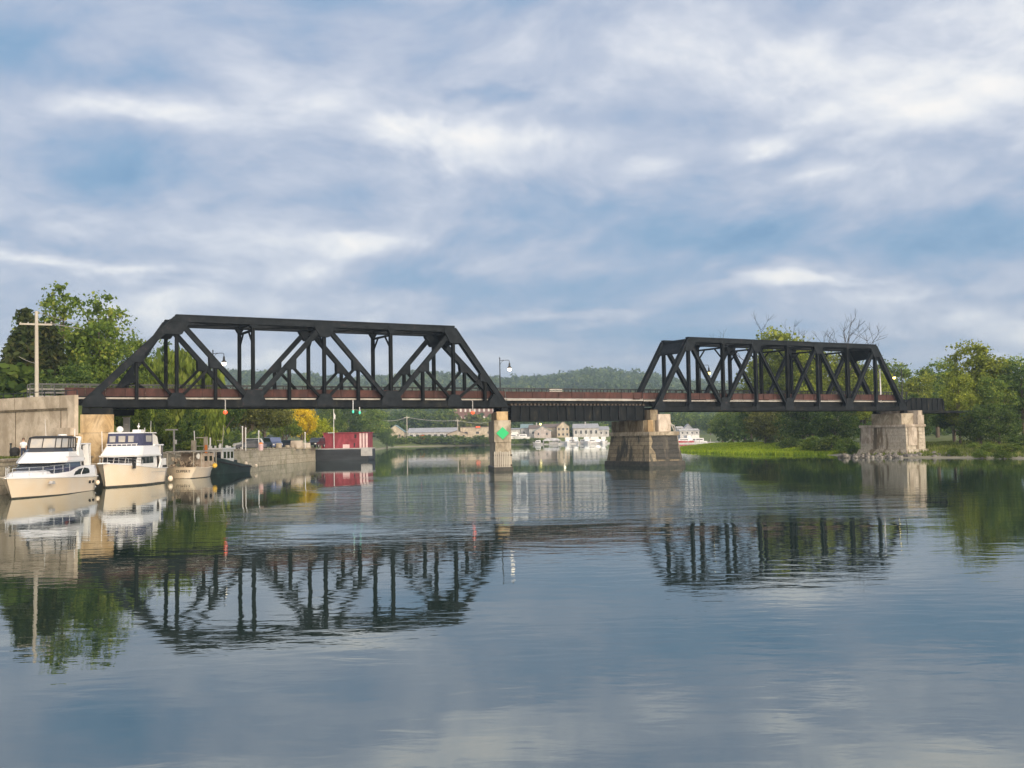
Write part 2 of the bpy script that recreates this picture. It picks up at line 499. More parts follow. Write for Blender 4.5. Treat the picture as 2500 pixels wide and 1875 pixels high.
PALEPINK = mat('bleached_pink_wood', (.62, .40, .40), .8, (.70, .52, .50), 1)
BARGEHULL = mat('black_barge_steel', (.008, .010, .014), .55, (.028, .035, .042), .7, sc=(.4, .4, 2))
GREYW = mat('weathered_grey', (.30, .29, .28), .9, (.42, .41, .39), 1.5)
ORANGE = mat('orange_paint', (.75, .22, .03), .7)
YELLOW = mat('yellow_float', (.80, .50, .06), .5)
SIGNG = mat('green_daymark', (.0, .42, .13), .45)
POLEW = mat('weathered_pole_wood', (.40, .36, .30), .9, (.50, .46, .38), 2, sc=(1, 1, .1))
LAMPBLK = mat('black_lamp_iron', (.012, .015, .018), .45)
GLOBE = mat('lit_lamp_globe', (.9, .85, .75), .3, emit=(1, .84, .62), estr=2.2)
GLOBEY = mat('lit_yellow_globe', (.9, .8, .4), .3, emit=(1, .80, .22), estr=2.0)
REDLAMP = mat('lit_red_lamp', (.6, .05, .02), .3, emit=(1, .10, .03), estr=1.0)
GRNLAMP = mat('lit_green_lamp', (.05, .5, .3), .3, emit=(.15, .8, .6), estr=.35)
BARK = mat('bark', (.085, .065, .045), .95, (.15, .12, .09), 3, sc=(1, 1, .3), bump=.02)
BARK_L = mat('bleached_dead_wood', (.20, .18, .15), .9, (.32, .29, .25), 3, sc=(1, 1, .3))
BARK_D = mat('dark_dead_twigs', (.035, .032, .030), .9, (.08, .07, .065), 3)

G_MID = leaf_mat('mid_green_leaves', (0.071, 0.121, 0.028), (0.194, 0.273, 0.052), (0.350, 0.384, 0.077))
G_DARK = leaf_mat('dark_green_leaves', (0.039, 0.076, 0.024), (0.109, 0.167, 0.041), (0.193, 0.250, 0.061))
G_OLIVE = leaf_mat('olive_leaves', (0.071, 0.085, 0.025), (0.175, 0.185, 0.048), (0.286, 0.283, 0.086))
G_LIGHT = leaf_mat('light_yellow_green_leaves', (0.114, 0.157, 0.023), (0.288, 0.337, 0.048), (0.425, 0.448, 0.076))
G_WILLOW = leaf_mat('willow_leaves', (0.107, 0.157, 0.025), (0.259, 0.329, 0.057), (0.364, 0.419, 0.089))
G_YELLOW = leaf_mat('autumn_yellow_leaves', (.40, .33, .02), (.68, .50, .03), (.80, .60, .05))
G_LIME = leaf_mat('lime_leaves', (.20, .25, .02), (.42, .46, .04), (.52, .54, .06))
G_CONIF = leaf_mat('conifer_needles', (0.034, 0.054, 0.022), (0.089, 0.108, 0.039), (0.158, 0.155, 0.059))
G_BUSH = leaf_mat('bank_bush_leaves', (0.052, 0.091, 0.024), (0.144, 0.202, 0.043), (0.267, 0.304, 0.068))
G_FAR = leaf_mat('far_wood_leaves', (0.036, 0.066, 0.026), (0.099, 0.146, 0.046), (0.198, 0.234, 0.066), nscale=.02)
G_MARSH = leaf_mat('bright_marsh_plants', (.17, .26, .02), (.33, .42, .03), (.44, .50, .05), nscale=.2)
G_REED = leaf_mat('bank_grass_blades', (.08, .11, .025), (.17, .21, .05), (.28, .28, .10), nscale=.3)
# ------------------------------------------------------------------ ground, water, hills
WATER_POLY = [(-38.4, -400), (-38.4, 120), (-37.7, 150), (-36.4, 190), (-39.5, 215), (-46, 300), (-50, 400), (-54, 470), (-56, 508), (0, 522), (60, 520),
              (88, 515), (90, 470), (62, 330), (44, 285), (41, 255), (38, 225), (40, 205), (46, 190), (50, 172), (47.5, 156),
              (49, 146), (56, 138), (62, 128), (70, 118), (84, 100), (120, 40), (200, -400)]
RIDGE = [(-4000, 60), (-900, 96), (-760, 108), (-560, 104), (-440, 100), (-330, 92), (-260, 84), (-210, 86), (-170, 93), (-120, 92),
         (-60, 86), (-10, 82), (50, 83), (80, 86), (118, 94), (160, 91), (200, 86), (260, 76), (330, 68), (500, 58), (900, 50), (4000, 45)]
def smooth(a, b, x):
    t = np.clip((x - a) / (b - a), 0, 1)
    return t * t * (3 - 2 * t)
def ground_h(X, Y):
    P = np.array(WATER_POLY, float)
    dmin = np.full(X.shape, 1e9)
    ins = np.zeros(X.shape, bool)
    n = len(P)
    for i in range(n):
        x0, y0 = P[i]; x1, y1 = P[(i + 1) % n]
        dx, dy = x1 - x0, y1 - y0
        t = np.clip(((X - x0) * dx + (Y - y0) * dy) / (dx * dx + dy * dy), 0, 1)
        dmin = np.minimum(dmin, np.hypot(X - x0 - t * dx, Y - y0 - t * dy))
        c = ((y0 > Y) != (y1 > Y)) & (X < dx * (Y - y0) / (dy if abs(dy) > 1e-9 else 1e-9) + x0)
        ins ^= c
    und = 0.5 * np.sin(X * .09 + 1.3) * np.cos(Y * .07) + 0.25 * np.sin(X * .31) * np.sin(Y * .27 + 1)
    rise = np.where((X < 0) & (Y < 200), 2.35, np.where((X > 0) & (Y < 400), np.minimum(dmin * .10, 1.0 + dmin * .02) + und * .2 * np.minimum(1, dmin * .1),
                    np.minimum(dmin * .28, 3.2) + und * .3 * np.minimum(1, dmin * .1)))
    rise = np.where((X < 0) & (Y >= 200) & (Y < 460), np.minimum(dmin * .5, 2.35), rise)
    rise = np.minimum(rise, 6)
    zr = np.interp(X * 1700 / np.maximum(Y, 300), [a for a, b in RIDGE], [b for a, b in RIDGE])
    hill = (zr - 3) * smooth(620, 1700, Y) + und * 6 * smooth(700, 1100, Y)
    back = np.where(Y > 1700, (Y - 1700) * -.004, 0)
    land = rise + np.maximum(hill + back, 0)
    return np.where(ins, -np.minimum(2.5, dmin * .4) - .03, np.maximum(land, .02))
def axis(segs):
    o = [segs[0][0]]
    for a, b, st in segs:
        k = max(1, round((b - a) / st))
        o += [a + (b - a) * (i + 1) / k for i in range(k)]
    return np.array(o)
gx = axis([(-4200, -1200, 150), (-1200, -200, 25), (-200, -60, 6), (-60, -38.8, 2), (-38.8, -38.1, .35), (-38.1, -35.6, .5), (-35.6, 30, 4), (30, 110, 1.5), (110, 220, 6), (220, 1200, 25), (1200, 4200, 150)])
gy = axis([(-400, 40, 20), (40, 110, 4), (110, 320, 2), (320, 720, 8), (720, 1800, 20), (1800, 5200, 150)])
GX, GY = np.meshgrid(gx, gy)
GZ = ground_h(GX, GY)
nx, ny = len(gx), len(gy)
me = bpy.data.meshes.new('ground')
vs = np.stack([GX.ravel(), GY.ravel(), GZ.ravel()], 1)
ii = np.arange(ny - 1)[:, None] * nx + np.arange(nx - 1)[None, :]
fs = np.stack([ii, ii + 1, ii + nx + 1, ii + nx], -1).reshape(-1, 4)
me.from_pydata(vs.tolist(), [], fs.tolist())
for p in me.polygons: p.use_smooth = True
gm = mat('grassy_ground', (.06, .085, .02), .95)
t = gm.node_tree; b = t.nodes['Principled BSDF']
geo = N(t, 'ShaderNodeNewGeometry'); sp = N(t, 'ShaderNodeSeparateXYZ'); t.links.new(geo.outputs['Position'], sp.inputs[0])
nz = N(t, 'ShaderNodeTexNoise', i_Scale=.35, i_Detail=8, i_Roughness=.7); t.links.new(geo.outputs['Position'], nz.inputs['Vector'])
gr = ramp(t, [(.35, (.055, .080, .018)), (.55, (.12, .15, .03)), (.72, (.20, .21, .07))]); t.links.new(nz.outputs['Fac'], gr.inputs[0])
ad = N(t, 'ShaderNodeMath', operation='MULTIPLY_ADD'); ad.inputs[1].default_value = .7
t.links.new(nz.outputs['Fac'], ad.inputs[0]); t.links.new(sp.outputs['Z'], ad.inputs[2])
gz = ramp(t, [(.62, (0, 0, 0)), (.85, (1, 1, 1))]); t.links.new(ad.outputs[0], gz.inputs[0])
mx = N(t, 'ShaderNodeMix', data_type='RGBA'); mx.inputs[6].default_value = (.23, .21, .15, 1)
t.links.new(gz.outputs[0], mx.inputs[0]); t.links.new(gr.outputs[0], mx.inputs[7]); t.links.new(mx.outputs[2], b.inputs['Base Color'])
me.materials.append(gm)
ground = bpy.data.objects.new('ground', me); COL.objects.link(ground); tag(ground, kind='structure')

wm_ = bpy.data.materials.new('river_water'); wm_.use_nodes = True
t = wm_.node_tree; t.nodes.clear()
o = N(t, 'ShaderNodeOutputMaterial')
geo = N(t, 'ShaderNodeNewGeometry')
def wn(scale, detail, sc=(1, 1, 1), dist=0.0, rough=.5, rz=0.0):
    mp = N(t, 'ShaderNodeMapping'); mp.inputs['Scale'].default_value = sc; mp.inputs['Rotation'].default_value = (0, 0, rz)
    t.links.new(geo.outputs['Position'], mp.inputs[0])
    n = N(t, 'ShaderNodeTexNoise', i_Scale=scale, i_Detail=detail, i_Roughness=rough, i_Distortion=dist)
    t.links.new(mp.outputs[0], n.inputs['Vector']); return n.outputs['Fac']
def tm(op, a, b=None, c=None):
    n = N(t, 'ShaderNodeMath', operation=op)
    for i, v in enumerate((a, b, c)):
        if v is None: continue
        if isinstance(v, (int, float)): n.inputs[i].default_value = v
        else: t.links.new(v, n.inputs[i])
    return n.outputs[0]
swell = wn(.55, 2, (.7, 1.2, 1), .3)
ripple = wn(1.7, 3, (.55, 1.3, 1), .4)
catspaw = wn(.42, 5, (.45, 1.5, 1), .6, .6)
fine = wn(7.0, 2, (.7, 1.2, 1), .2)
# breeze: a ruffled band lies across the channel under the bridge, calm elsewhere
sp = N(t, 'ShaderNodeSeparateXYZ'); t.links.new(geo.outputs['Position'], sp.inputs[0])
yb = tm('ADD', sp.outputs['Y'], 0.0)
wob = tm('MULTIPLY', tm('SUBTRACT', wn(.05, 3), .5), 40)
yb = tm('ADD', yb, tm('MULTIPLY', wob, .7))
def band(a, b_, c_, d_):
    r1 = N(t, 'ShaderNodeMapRange', interpolation_type='SMOOTHSTEP'); r1.inputs['From Min'].default_value = a; r1.inputs['From Max'].default_value = b_
    r2 = N(t, 'ShaderNodeMapRange', interpolation_type='SMOOTHSTEP'); r2.inputs['From Min'].default_value = c_; r2.inputs['From Max'].default_value = d_
    r2.inputs['To Min'].default_value = 1; r2.inputs['To Max'].default_value = 0
    t.links.new(yb, r1.inputs['Value']); t.links.new(yb, r2.inputs['Value'])
    return tm('MULTIPLY', r1.outputs[0], r2.outputs[0])
bnd = band(40, 50, 92, 112)
xr = N(t, 'ShaderNodeMapRange', interpolation_type='SMOOTHSTEP'); xr.inputs['From Min'].default_value = -15; xr.inputs['From Max'].default_value = -9
t.links.new(tm('ADD', sp.outputs['X'], tm('MULTIPLY', wob, .3)), xr.inputs['Value'])
bnd = tm('MULTIPLY', bnd, xr.outputs[0])
x2 = N(t, 'ShaderNodeMapRange', interpolation_type='SMOOTHSTEP'); x2.inputs['From Min'].default_value = 12; x2.inputs['From Max'].default_value = 22
x2.inputs['To Min'].default_value = 1; x2.inputs['To Max'].default_value = .05
t.links.new(tm('ADD', sp.outputs['X'], tm('MULTIPLY', wob, .5)), x2.inputs['Value'])
bnd = tm('MULTIPLY', bnd, x2.outputs[0])
patch = N(t, 'ShaderNodeMapRange', interpolation_type='SMOOTHSTEP'); patch.inputs['From Min'].default_value = .42; patch.inputs['From Max'].default_value = .68
patch.inputs['To Min'].default_value = .35; patch.inputs['To Max'].default_value = 1.3
t.links.new(wn(.035, 4, (.5, 1.3, 1)), patch.inputs['Value'])
near = N(t, 'ShaderNodeMapRange', interpolation_type='SMOOTHSTEP'); near.inputs['From Min'].default_value = 28; near.inputs['From Max'].default_value = 100
near.inputs['To Min'].default_value = 1.0; near.inputs['To Max'].default_value = .45
t.links.new(sp.outputs['Y'], near.inputs['Value'])
amp = tm('MULTIPLY', patch.outputs[0], near.outputs[0])
h = tm('MULTIPLY', swell, .012)
h = tm('MULTIPLY_ADD', ripple, tm('MULTIPLY_ADD', bnd, .012, .0060), h)
h = tm('MULTIPLY_ADD', catspaw, tm('MULTIPLY', bnd, .36), h)
h = tm('MULTIPLY_ADD', fine, tm('MULTIPLY_ADD', bnd, .004, .0002), h)
h = tm('MULTIPLY', h, amp)
bp = N(t, 'ShaderNodeBump', i_Strength=1.0, i_Distance=1.0)
t.links.new(h, bp.inputs['Height'])
gl = N(t, 'ShaderNodeBsdfGlossy', i_Roughness=.008); gl.inputs['Color'].default_value = (.95, .985, .985, 1)
t.links.new(bp.outputs[0], gl.inputs['Normal'])
df = N(t, 'ShaderNodeBsdfDiffuse'); df.inputs['Color'].default_value = (.016, .030, .024, 1)
fr = N(t, 'ShaderNodeFresnel', i_IOR=3.8); t.links.new(bp.outputs[0], fr.inputs['Normal'])
mxs = N(t, 'ShaderNodeMixShader'); t.links.new(fr.outputs[0], mxs.inputs[0])
t.links.new(df.outputs[0], mxs.inputs[1]); t.links.new(gl.outputs[0], mxs.inputs[2]); t.links.new(mxs.outputs[0], o.inputs[0])
wb = MB(); wb.add([(-4200, -400, 0), (4200, -400, 0), (4200, 1200, 0), (-4200, 1200, 0)], [(0, 1, 2, 3)])
water = wb.build('water', wm_); tag(water, kind='structure')

# ------------------------------------------------------------------ the railway bridge; t runs along it, w across it (away from us)
B0 = (21.45, 130.0); BU = (.8695, .494); BV = (-.494, .8695); BRZ = math.atan2(BU[1], BU[0])
def B(t_, w_, z=0.0):
    return Vector((B0[0] + BU[0] * t_ + BV[0] * w_, B0[1] + BU[1] * t_ + BV[1] * w_, z))
def bthing(name, label, cat, t0, w0, z0, group=None):
    o = thing(name, label, cat, B(t0, w0, z0), BRZ, group)
    return o, (t0, w0, z0)
BW = 4.86
def lerp(a, b, k): return a + (b - a) * k

def gusset(mb, poly, w, th=.06, both=.5):
    for s in (-1, 1):
        y = w + s * (both / 2 + .035)
        mb.prism(poly, 'y', y - th / 2, y + th / 2)

def truss_side(root, off, w, ends, nodes, zb, zt, kind, inner):
    """one truss plane. nodes: top-chord panel points; ends: bottom end points"""
    e0, e1 = ends
    ZB = zb; ZT = zt
    # chords
    cd = .62 if kind == 'sub' else .5
    m1 = MB(); m1.hbeam((nodes[0] - .1, w, ZT), (nodes[-1] + .1, w, ZT), .56, .66 if kind == 'sub' else .56)
    m1.box(nodes[0] - .1, nodes[-1] + .1, w - .31, w + .31, ZT + (.335 if kind == 'sub' else .285), ZT + .375 if kind == 'sub' else ZT + .325)
    m1.build('top_chord', STEEL, root, off)
    m2 = MB(); m2.hbeam((e0 - .3, w, ZB), (e1 + .3, w, ZB), .5, cd)
    m2.box(e0 - .5, e1 + .5, w - .36, w + .36, ZB - cd / 2 - .06, ZB - cd / 2 - .003)
    m2.build('bottom_chord', STEEL2, root, off)
    for a, b_ in ((nodes[0], e0), (nodes[-1], e1)):
        MB().hbeam((a, w, ZT), (b_, w, ZB), .54, .62 if kind == 'sub' else .52).build('end_post', STEEL, root, off)
    g = MB()
    s0 = .5
    def tri_bottom(x, hw, hh):
        gusset(g, [(x - hw, ZB - .2), (x + hw, ZB - .2), (x + hw, ZB + .35), (x + hw * .55, ZB + hh), (x - hw * .55, ZB + hh), (x - hw, ZB + .35)], w)
    def top_gus(x, hw, hh, l=1, r=1):
        gusset(g, [(x - hw * l, ZT + .2), (x + hw * r, ZT + .2), (x + hw * r, ZT - .4), (x + hw * .45 * r, ZT - hh), (x - hw * .45 * l, ZT - hh), (x - hw * l, ZT - .4)], w)
    def corner_gus(c, e, hw, hh):
        sg = 1 if e < c else -1                       # inward direction along the chord
        k = abs(e - c) / (ZT - ZB)
        gusset(g, [(c, ZT + .25), (c + sg * hw, ZT + .25), (c + sg * hw, ZT - .4), (c + sg * hw * .4, ZT - hh), (c - sg * (hh * k - .15), ZT - hh), (c - sg * (.4 * k + .1), ZT - .25)], w)
    if kind == 'sub':
        c0, h1, c2, h3, c4 = nodes[0], nodes[1], nodes[2], nodes[3], nodes[4]
        diag = [((c0, ZT), (h1, ZB)), ((c2, ZT), (h1, ZB)), ((c2, ZT), (h3, ZB)), ((c4, ZT), (h3, ZB))]
        for (a, b_) in diag:
            MB().hbeam((a[0], w, a[1]), (b_[0], w, b_[1]), .40, .46).build('diagonal', STEEL, root, off)
        for x in nodes:
            MB().hbeam((x, w, ZB), (x, w, ZT), .36, .30).build('vertical_post', STEEL2, root, off)
        allsub = [(0, e0, c0, e0, c0)]
        subs = []
        xm = -64.5; subs.append((xm, (e0, ZB), (c0, ZT), c0))
        subs.append(((c0 + h1) / 2, (h1, ZB), (c0, ZT), c0))
        subs.append(((h1 + c2) / 2, (h1, ZB), (c2, ZT), c2))
        subs.append(((c2 + h3) / 2, (h3, ZB), (c2, ZT), c2))
        subs.append(((h3 + c4) / 2, (h3, ZB), (c4, ZT), c4))
        xm = -28.1; subs.append((xm, (e1, ZB), (c4, ZT), c4))
        for x, a, b_, foot in subs:
            k = (x - a[0]) / (b_[0] - a[0]); z = a[1] + (b_[1] - a[1]) * k
            MB().hbeam((x, w, ZB), (x, w, z), .32, .28).build('sub_post', STEEL2, root, off)
            MB().hbeam((x, w, z), (foot, w, ZB + .2), .28, .24).build('sub_diagonal', STEEL2, root, off)
            d = Vector((b_[0] - a[0], b_[1] - a[1])).normalized(); p = Vector((-d.y, d.x))
            if p.y > 0: p = -p
            c = Vector((x, z))
            gusset(g, [tuple(c - d * .75 + p * -.2), tuple(c + d * .75 + p * -.2), tuple(c + d * .7 + p * .25), tuple(c + p * .85), tuple(c - d * .7 + p * .25)], w)
        for x in (h1, h3): tri_bottom(x, 1.15, 1.35)
        for x in (c0, c2, c4): tri_bottom(x, .85, 1.0)
        top_gus(c2, 1.05, 1.3)
        corner_gus(c0, e0, 1.1, 1.5); corner_gus(c4, e1, 1.1, 1.5)
        top_gus(h1, .35, .7); top_gus(h3, .35, .7)
        for x, sgn in ((e0, 1), (e1, -1)):
            gusset(g, [(x - .55 * sgn, ZB - .3), (x + 1.9 * sgn, ZB - .3), (x + 1.9 * sgn, ZB + .3), (x + 1.3 * sgn, ZB + 1.1), (x + .2 * sgn, ZB + .4)], w)
    else:
        for i in range(len(nodes)):
            x = nodes[i]
            MB().hbeam((x, w, ZB), (x, w, ZT), .36, .32).build('vertical_post', STEEL2 if i % 2 else STEEL, root, off)
        # warren diagonals: top nodes 0,2,4,6; bottom nodes 1,3,5
        for i in range(len(nodes) - 1):
            a, b_ = nodes[i], nodes[i + 1]
            za, zb2 = (ZT, ZB) if i % 2 == 0 else (ZB, ZT)
            wd_ = .46 if i in (0, 1, 4, 5) else .36
            MB().hbeam((a, w, za), (b_, w, zb2), .38, wd_).build('diagonal', STEEL, root, off)
        for i in (1, 3, 5): tri_bottom(nodes[i], .75, 1.35)
        for i in (2, 4): top_gus(nodes[i], .8, 1.25)
        corner_gus(nodes[0], e0, .95, 1.4); corner_gus(nodes[6], e1, .95, 1.4)
        for i in (1, 3, 5): top_gus(nodes[i], .28, .5)
        for i in (0, 2, 4, 6): tri_bottom(nodes[i], .32, .5)
        for x, sgn in ((e0, 1), (e1, -1)):
            gusset(g, [(x - .5 * sgn, ZB - .3), (x + 1.2 * sgn, ZB - .3), (x + 1.2 * sgn, ZB + .5), (x + .8 * sgn, ZB + 1.2), (x - .1 * sgn, ZB + .5)], w)
    g.build_each('gusset_plate', STEEL, root, off)

def cross_frames(root, off, nodes, ends_n, ends_f, zb, zt, kind):
    # lateral bracing under the top chords and a strut with knees at each panel point
    br = MB()
    y0, y1 = .3, BW - .3
    for i in range(len(nodes) - 1):
        a, b_ = nodes[i], nodes[i + 1]
        br.beam((a, y0, zt - .12), (b_, y1, zt - .12), .2, .16)
        br.beam((a, y1, zt - .30), (b_, y0, zt - .30), .2, .16)
    br.build('lateral_bracing', STEEL2, root, off)
    for x in nodes[1:-1]:
        s = MB()
        s.beam((x, y0, zt - .1), (x, y1, zt - .1), .3, .34)
        s.beam((x, y0, zt - .85), (x, y1, zt - .85), .2, .2)
        s.beam((x, y0, zt - 2.0), (x, y0 + 1.2, zt - .85), .14, .14)
        s.beam((x, y1, zt - 2.0), (x, y1 - 1.2, zt - .85), .14, .14)
        s.build('sway_strut', STEEL2, root, off)
    for side, sg in ((0, 1), (-1, -1)):
        c = nodes[side]
        en, ef = ends_n[side], ends_f[side]
        e = (en + ef) / 2
        p = MB()
        d = Vector((e - c, 0, zb - zt)).normalized()
        L_ = 2.3
        nrm = Vector((-d.z, 0, d.x)) * .05
        c3 = Vector((c, 0, zt))
        def q(k, y): return c3 + d * k + Vector((0, y, 0))
        front = [q(.1, y0), q(.1, y1), q(L_, y1), q(L_ - .35, y1 - .5), q(L_ - .45, (y0 + y1) / 2), q(L_ - .35, y0 + .5), q(L_, y0)]
        n_ = len(front)
        vs_ = [v_ + nrm for v_ in front] + [v_ - nrm for v_ in front]
        fs_ = [tuple(range(n_)), tuple(range(2 * n_ - 1, n_ - 1, -1))] + [(i, i + n_, (i + 1) % n_ + n_, (i + 1) % n_) for i in range(n_)]
        p.add(vs_, fs_)
        for k in (0.0, L_ - .5):
            p.beam(q(k, y0) + nrm * 2, q(k, y1) + nrm * 2, .12, .2, up=d)
        p.beam(q(0.1, y0), q(0.1, y1), .4, .36)
        p.build('portal_plate', STEEL, root, off)

def floor_system(root, off, xs, e0, e1, zb, near_w=.35, far_w=None):
    far_w = far_w or BW - .35
    fb = MB()
    for x in xs:
        fb.beam((x, near_w, zb + .05), (x, far_w, zb + .05), .22, .62)
    fb.build_each('floor_beam', STEEL2, root, off)
    st = MB()
    for w in (1.45, 3.4):
        st.beam((e0, w, zb + .28), (e1, w, zb + .28), .25, .46)
    st.build_each('stringer', STEEL2, root, off)
    ti = MB(); x = e0 + .2
    while x < e1:
        ti.box(x, x + .24, 1.0, BW - .55, zb + .515, zb + .72)
        x += .52
    ti.build('cross_ties', TIE, root, off)
    ra = MB()
    for w in (1.72, 3.15):
        ra.box(e0, e1, w - .035, w + .035, zb + .723, zb + .88)
    ra.build_each('rail', STEEL, root, off)

def side_board(root, off, t0, t1, z0=7.98, joint=1.75):
    """rust-red side plate with panel joints and the pale edge strip beneath it"""
    sb = MB(); x = t0
    while x < t1 - .1:
        x2 = min(x + joint, t1)
        sb.box(x, x2 - .03, .66, .70, z0, z0 + .70)
        sb.box(x2 - .09, x2 - .035, .60, .655, z0 + .02, z0 + .68)
        x = x2
    sb.box(t0, t1, .62, .71, z0 + .703, z0 + .76)
    sb.build('side_plate', RUST, root, off)
    pb = MB(); pb.box(t0, t1, .50, .72, z0 - .26, z0 - .10); pb.build('edge_strip', PIPE, root, off)

T1N = [-60.9, -53.65, -46.4, -39.15, -31.9]
t1, off1 = bthing('truss_bridge', 'long black steel truss span, from the tan abutment to the green-marked pier', 'bridge', -47.4, 0, 7.0)
truss_side(t1, off1, 0, (-69.0, -25.8), T1N, 7.30, 15.32, 'sub', 1)
truss_side(t1, off1, BW, (-66.3, -23.6), T1N, 7.30, 15.32, 'sub', -1)
cross_frames(t1, off1, T1N, (-69, -25.8), (-66.3, -23.6), 7.3, 15.32, 'sub')
floor_system(t1, off1, [-64.5, -60.9, -57.3, -53.65, -50, -46.4, -42.8, -39.15, -35.5, -31.9, -28.1], -69.5, -25.0, 7.2)
side_board(t1, off1, -70.6, -25.2)
bs = MB()
for x, w in ((-69, 0), (-66.3, BW), (-25.8, 0), (-23.6, BW)):
    bs.box(x - .45, x + .45, w - .4, w + .4, 6.42, 6.90, .12)
bs.build_each('bearing_shoe', STEEL2, t1, off1)
bs = MB()
for x, w in ((-68.9, 0), (-66.2, BW)): bs.box(x - 1.0, x + 2.3, w - .3, w + .3, 6.3, 6.88)
bs.build_each('bearing_beam', STEEL2, t1, off1)

T2N = [.2 + 5.43 * i for i in range(7)]
t2, off2 = bthing('truss_bridge', 'shorter black steel truss span, from the dark stone pier to the pale pier', 'bridge', 16.5, 0, 6.7)
truss_side(t2, off2, 0, (-5.0, 38.2), T2N, 6.78, 15.22, 'warren', 1)
truss_side(t2, off2, BW, (-5.0, 38.2), T2N, 6.78, 15.22, 'warren', -1)
cross_frames(t2, off2, T2N, (-5, 38.2), (-5, 38.2), 6.78, 15.22, 'warren')
floor_system(t2, off2, T2N, -6.2, 38.9, 7.05)
side_board(t2, off2, -6.3, 38.2, 7.92)
bs = MB()
for x in (-5, 38.2):
    for w in (0, BW): bs.box(x - .4, x + .4, w - .4, w + .4, 6.10, 6.45, .1)
bs.build_each('bearing_shoe', STEEL2, t2, off2)
dk = MB(); dk.box(-5, 38.2, .66, .72, 7.1, 7.55); dk.build('floor_shade_sheet', STEEL2, t2, off2)  # dark sheet standing in for the floor's shadow above the bottom chord

# plate girder span
gd, offg = bthing('girder_bridge', 'black plate girder span with vertical stiffeners, between the two mid-river piers', 'bridge', -15.5, 0, 5.4)
for w in (.0, 4.0):
    s = MB()
    s.box(-24.9, -6.7, w - .02, w + .02, 5.45, 7.05)
    x = -24.85; k = 0
    st_ = MB()
    while x <= -6.7:
        st_.box(x - .05, x + .05, w - .16, w - .025, 5.5, 7.0)
        x += 1.205
    s.build('girder_web', STEEL2, gd, offg)
    st_.build_each('web_stiffener', STEEL, gd, offg)
    f_ = MB()
    f_.box(-25.0, -6.6, w - .22, w + .22, 7.055, 7.12); f_.box(-25.0, -6.6, w - .22, w + .22, 5.38, 5.445)
    f_.build_each('girder_flange', STEEL, gd, offg)
xb = MB()
for i in range(9):
    x = -24.4 + i * 2.15
    xb.beam((x, .1, 5.6), (x, 3.9, 6.9), .1, .1); xb.beam((x + .15, .1, 6.9), (x + .15, 3.9, 5.6), .1, .1)
xb.build('cross_bracing', STEEL2, gd, offg)
ti = MB(); x = -24.9
while x < -6.6:
    ti.box(x, x + .24, -.1, 4.3, 7.125, 7.34); x += .5
ti.build('cross_ties', TIE, gd, offg)
ra = MB()
for w in (1.72, 3.15): ra.box(-25, -6.4, w - .035, w + .035, 7.343, 7.5)
ra.build_each('rail', STEEL, gd, offg)
sg_ = MB(); sg_.box(-25, -6.4, .72, .8, 7.36, 7.7); sg_.build('inner_stringer', STEEL2, gd, offg)
side_board(gd, offg, -25.1, -6.4, 7.96)

# right approach span: a low through girder with rounded shoulders
ag, offa = bthing('girder_bridge', 'low black approach girder with rounded shoulders, running into the trees right of the last pier', 'bridge', 45, 0, 6.2)
for w in (0, BW):
    s = MB()
    pr = [(38.8, 6.45), (46.6, 6.45), (46.6, 7.6), (46.45, 7.95), (46.1, 8.2), (39.9, 8.25), (39.5, 8.1), (39.25, 7.8), (38.8, 7.6)]
    s.prism(pr, 'y', w - .1, w + .1)
    for i in range(7): s.box(39.6 + i * 1.1, 39.7 + i * 1.1, w - .2, w - .105, 6.5, 8.15)
    s.build('girder_web', STEEL2, ag, offa)
s = MB(); s.box(38.9, 60, -.25, BW + .25, 6.1, 6.44); s.build('deck_slab', STEEL2, ag, offa)

# walkway on brackets beyond the far truss
wk, offw = bthing('footbridge_walkway', 'narrow dark walkway with twin railings carried along the far side of the railway bridge', 'walkway', -16, BW + .9, 8.2)
s = MB(); s.box(-73, 46, BW + .75, BW + 3.4, 8.0, 8.22); s.build('walkway_deck', GREYW, wk, offw)
s = MB(); x = -68
while x < 42:
    s.beam((x, BW + .35, 7.85), (x, BW + 3.3, 7.85), .16, .26); s.beam((x, BW + .35, 7.0), (x, BW + 2.9, 7.8), .12, .12)
    x += 3.6
s.build('deck_brackets', STEEL2, wk, offw)
for w, zr in ((BW + .85, 9.30), (BW + 3.25, 9.32)):
    s = MB()
    x = -73
    while x <= 46:
        s.box(x - .045, x + .045, w - .045, w + .045, 8.22, zr); x += 1.05
    s.box(-73, 46, w - .05, w + .05, zr, zr + .09)
    for k in (.28, .55, .82):
        s.box(-73, 46, w - .022, w + .022, 8.22 + k, 8.22 + k + .05)
    s.build('railing', LAMPBLK, wk, offw)
s = MB(); s.box(-73, 46, BW + 3.02, BW + 3.08, 8.55, 8.68); s.box(-73, 46, BW + 3.02, BW + 3.08, 8.86, 8.99); s.build('guard_rail', PIPE, wk, offw)

sgn, offs = bthing('railing_sign', 'small white slatted panel fixed to the walkway railing above the girder span', 'sign', -15.2, BW + .7, 8.8)
s = MB()
p0 = -15.5
for k in range(3): s.box(p0 - .9, p0 + .9, BW + .70, BW + .76, 8.66 + k * .24, 8.82 + k * .24)
s.build('sign_slats', PIPE, sgn, offs)
s = MB(); s.box(p0 - .8, p0 - .7, BW + .765, BW + .81, 8.5, 9.4); s.box(p0 + .7, p0 + .8, BW + .765, BW + .81, 8.5, 9.4); s.build('sign_bracket', LAMPBLK, sgn, offs)

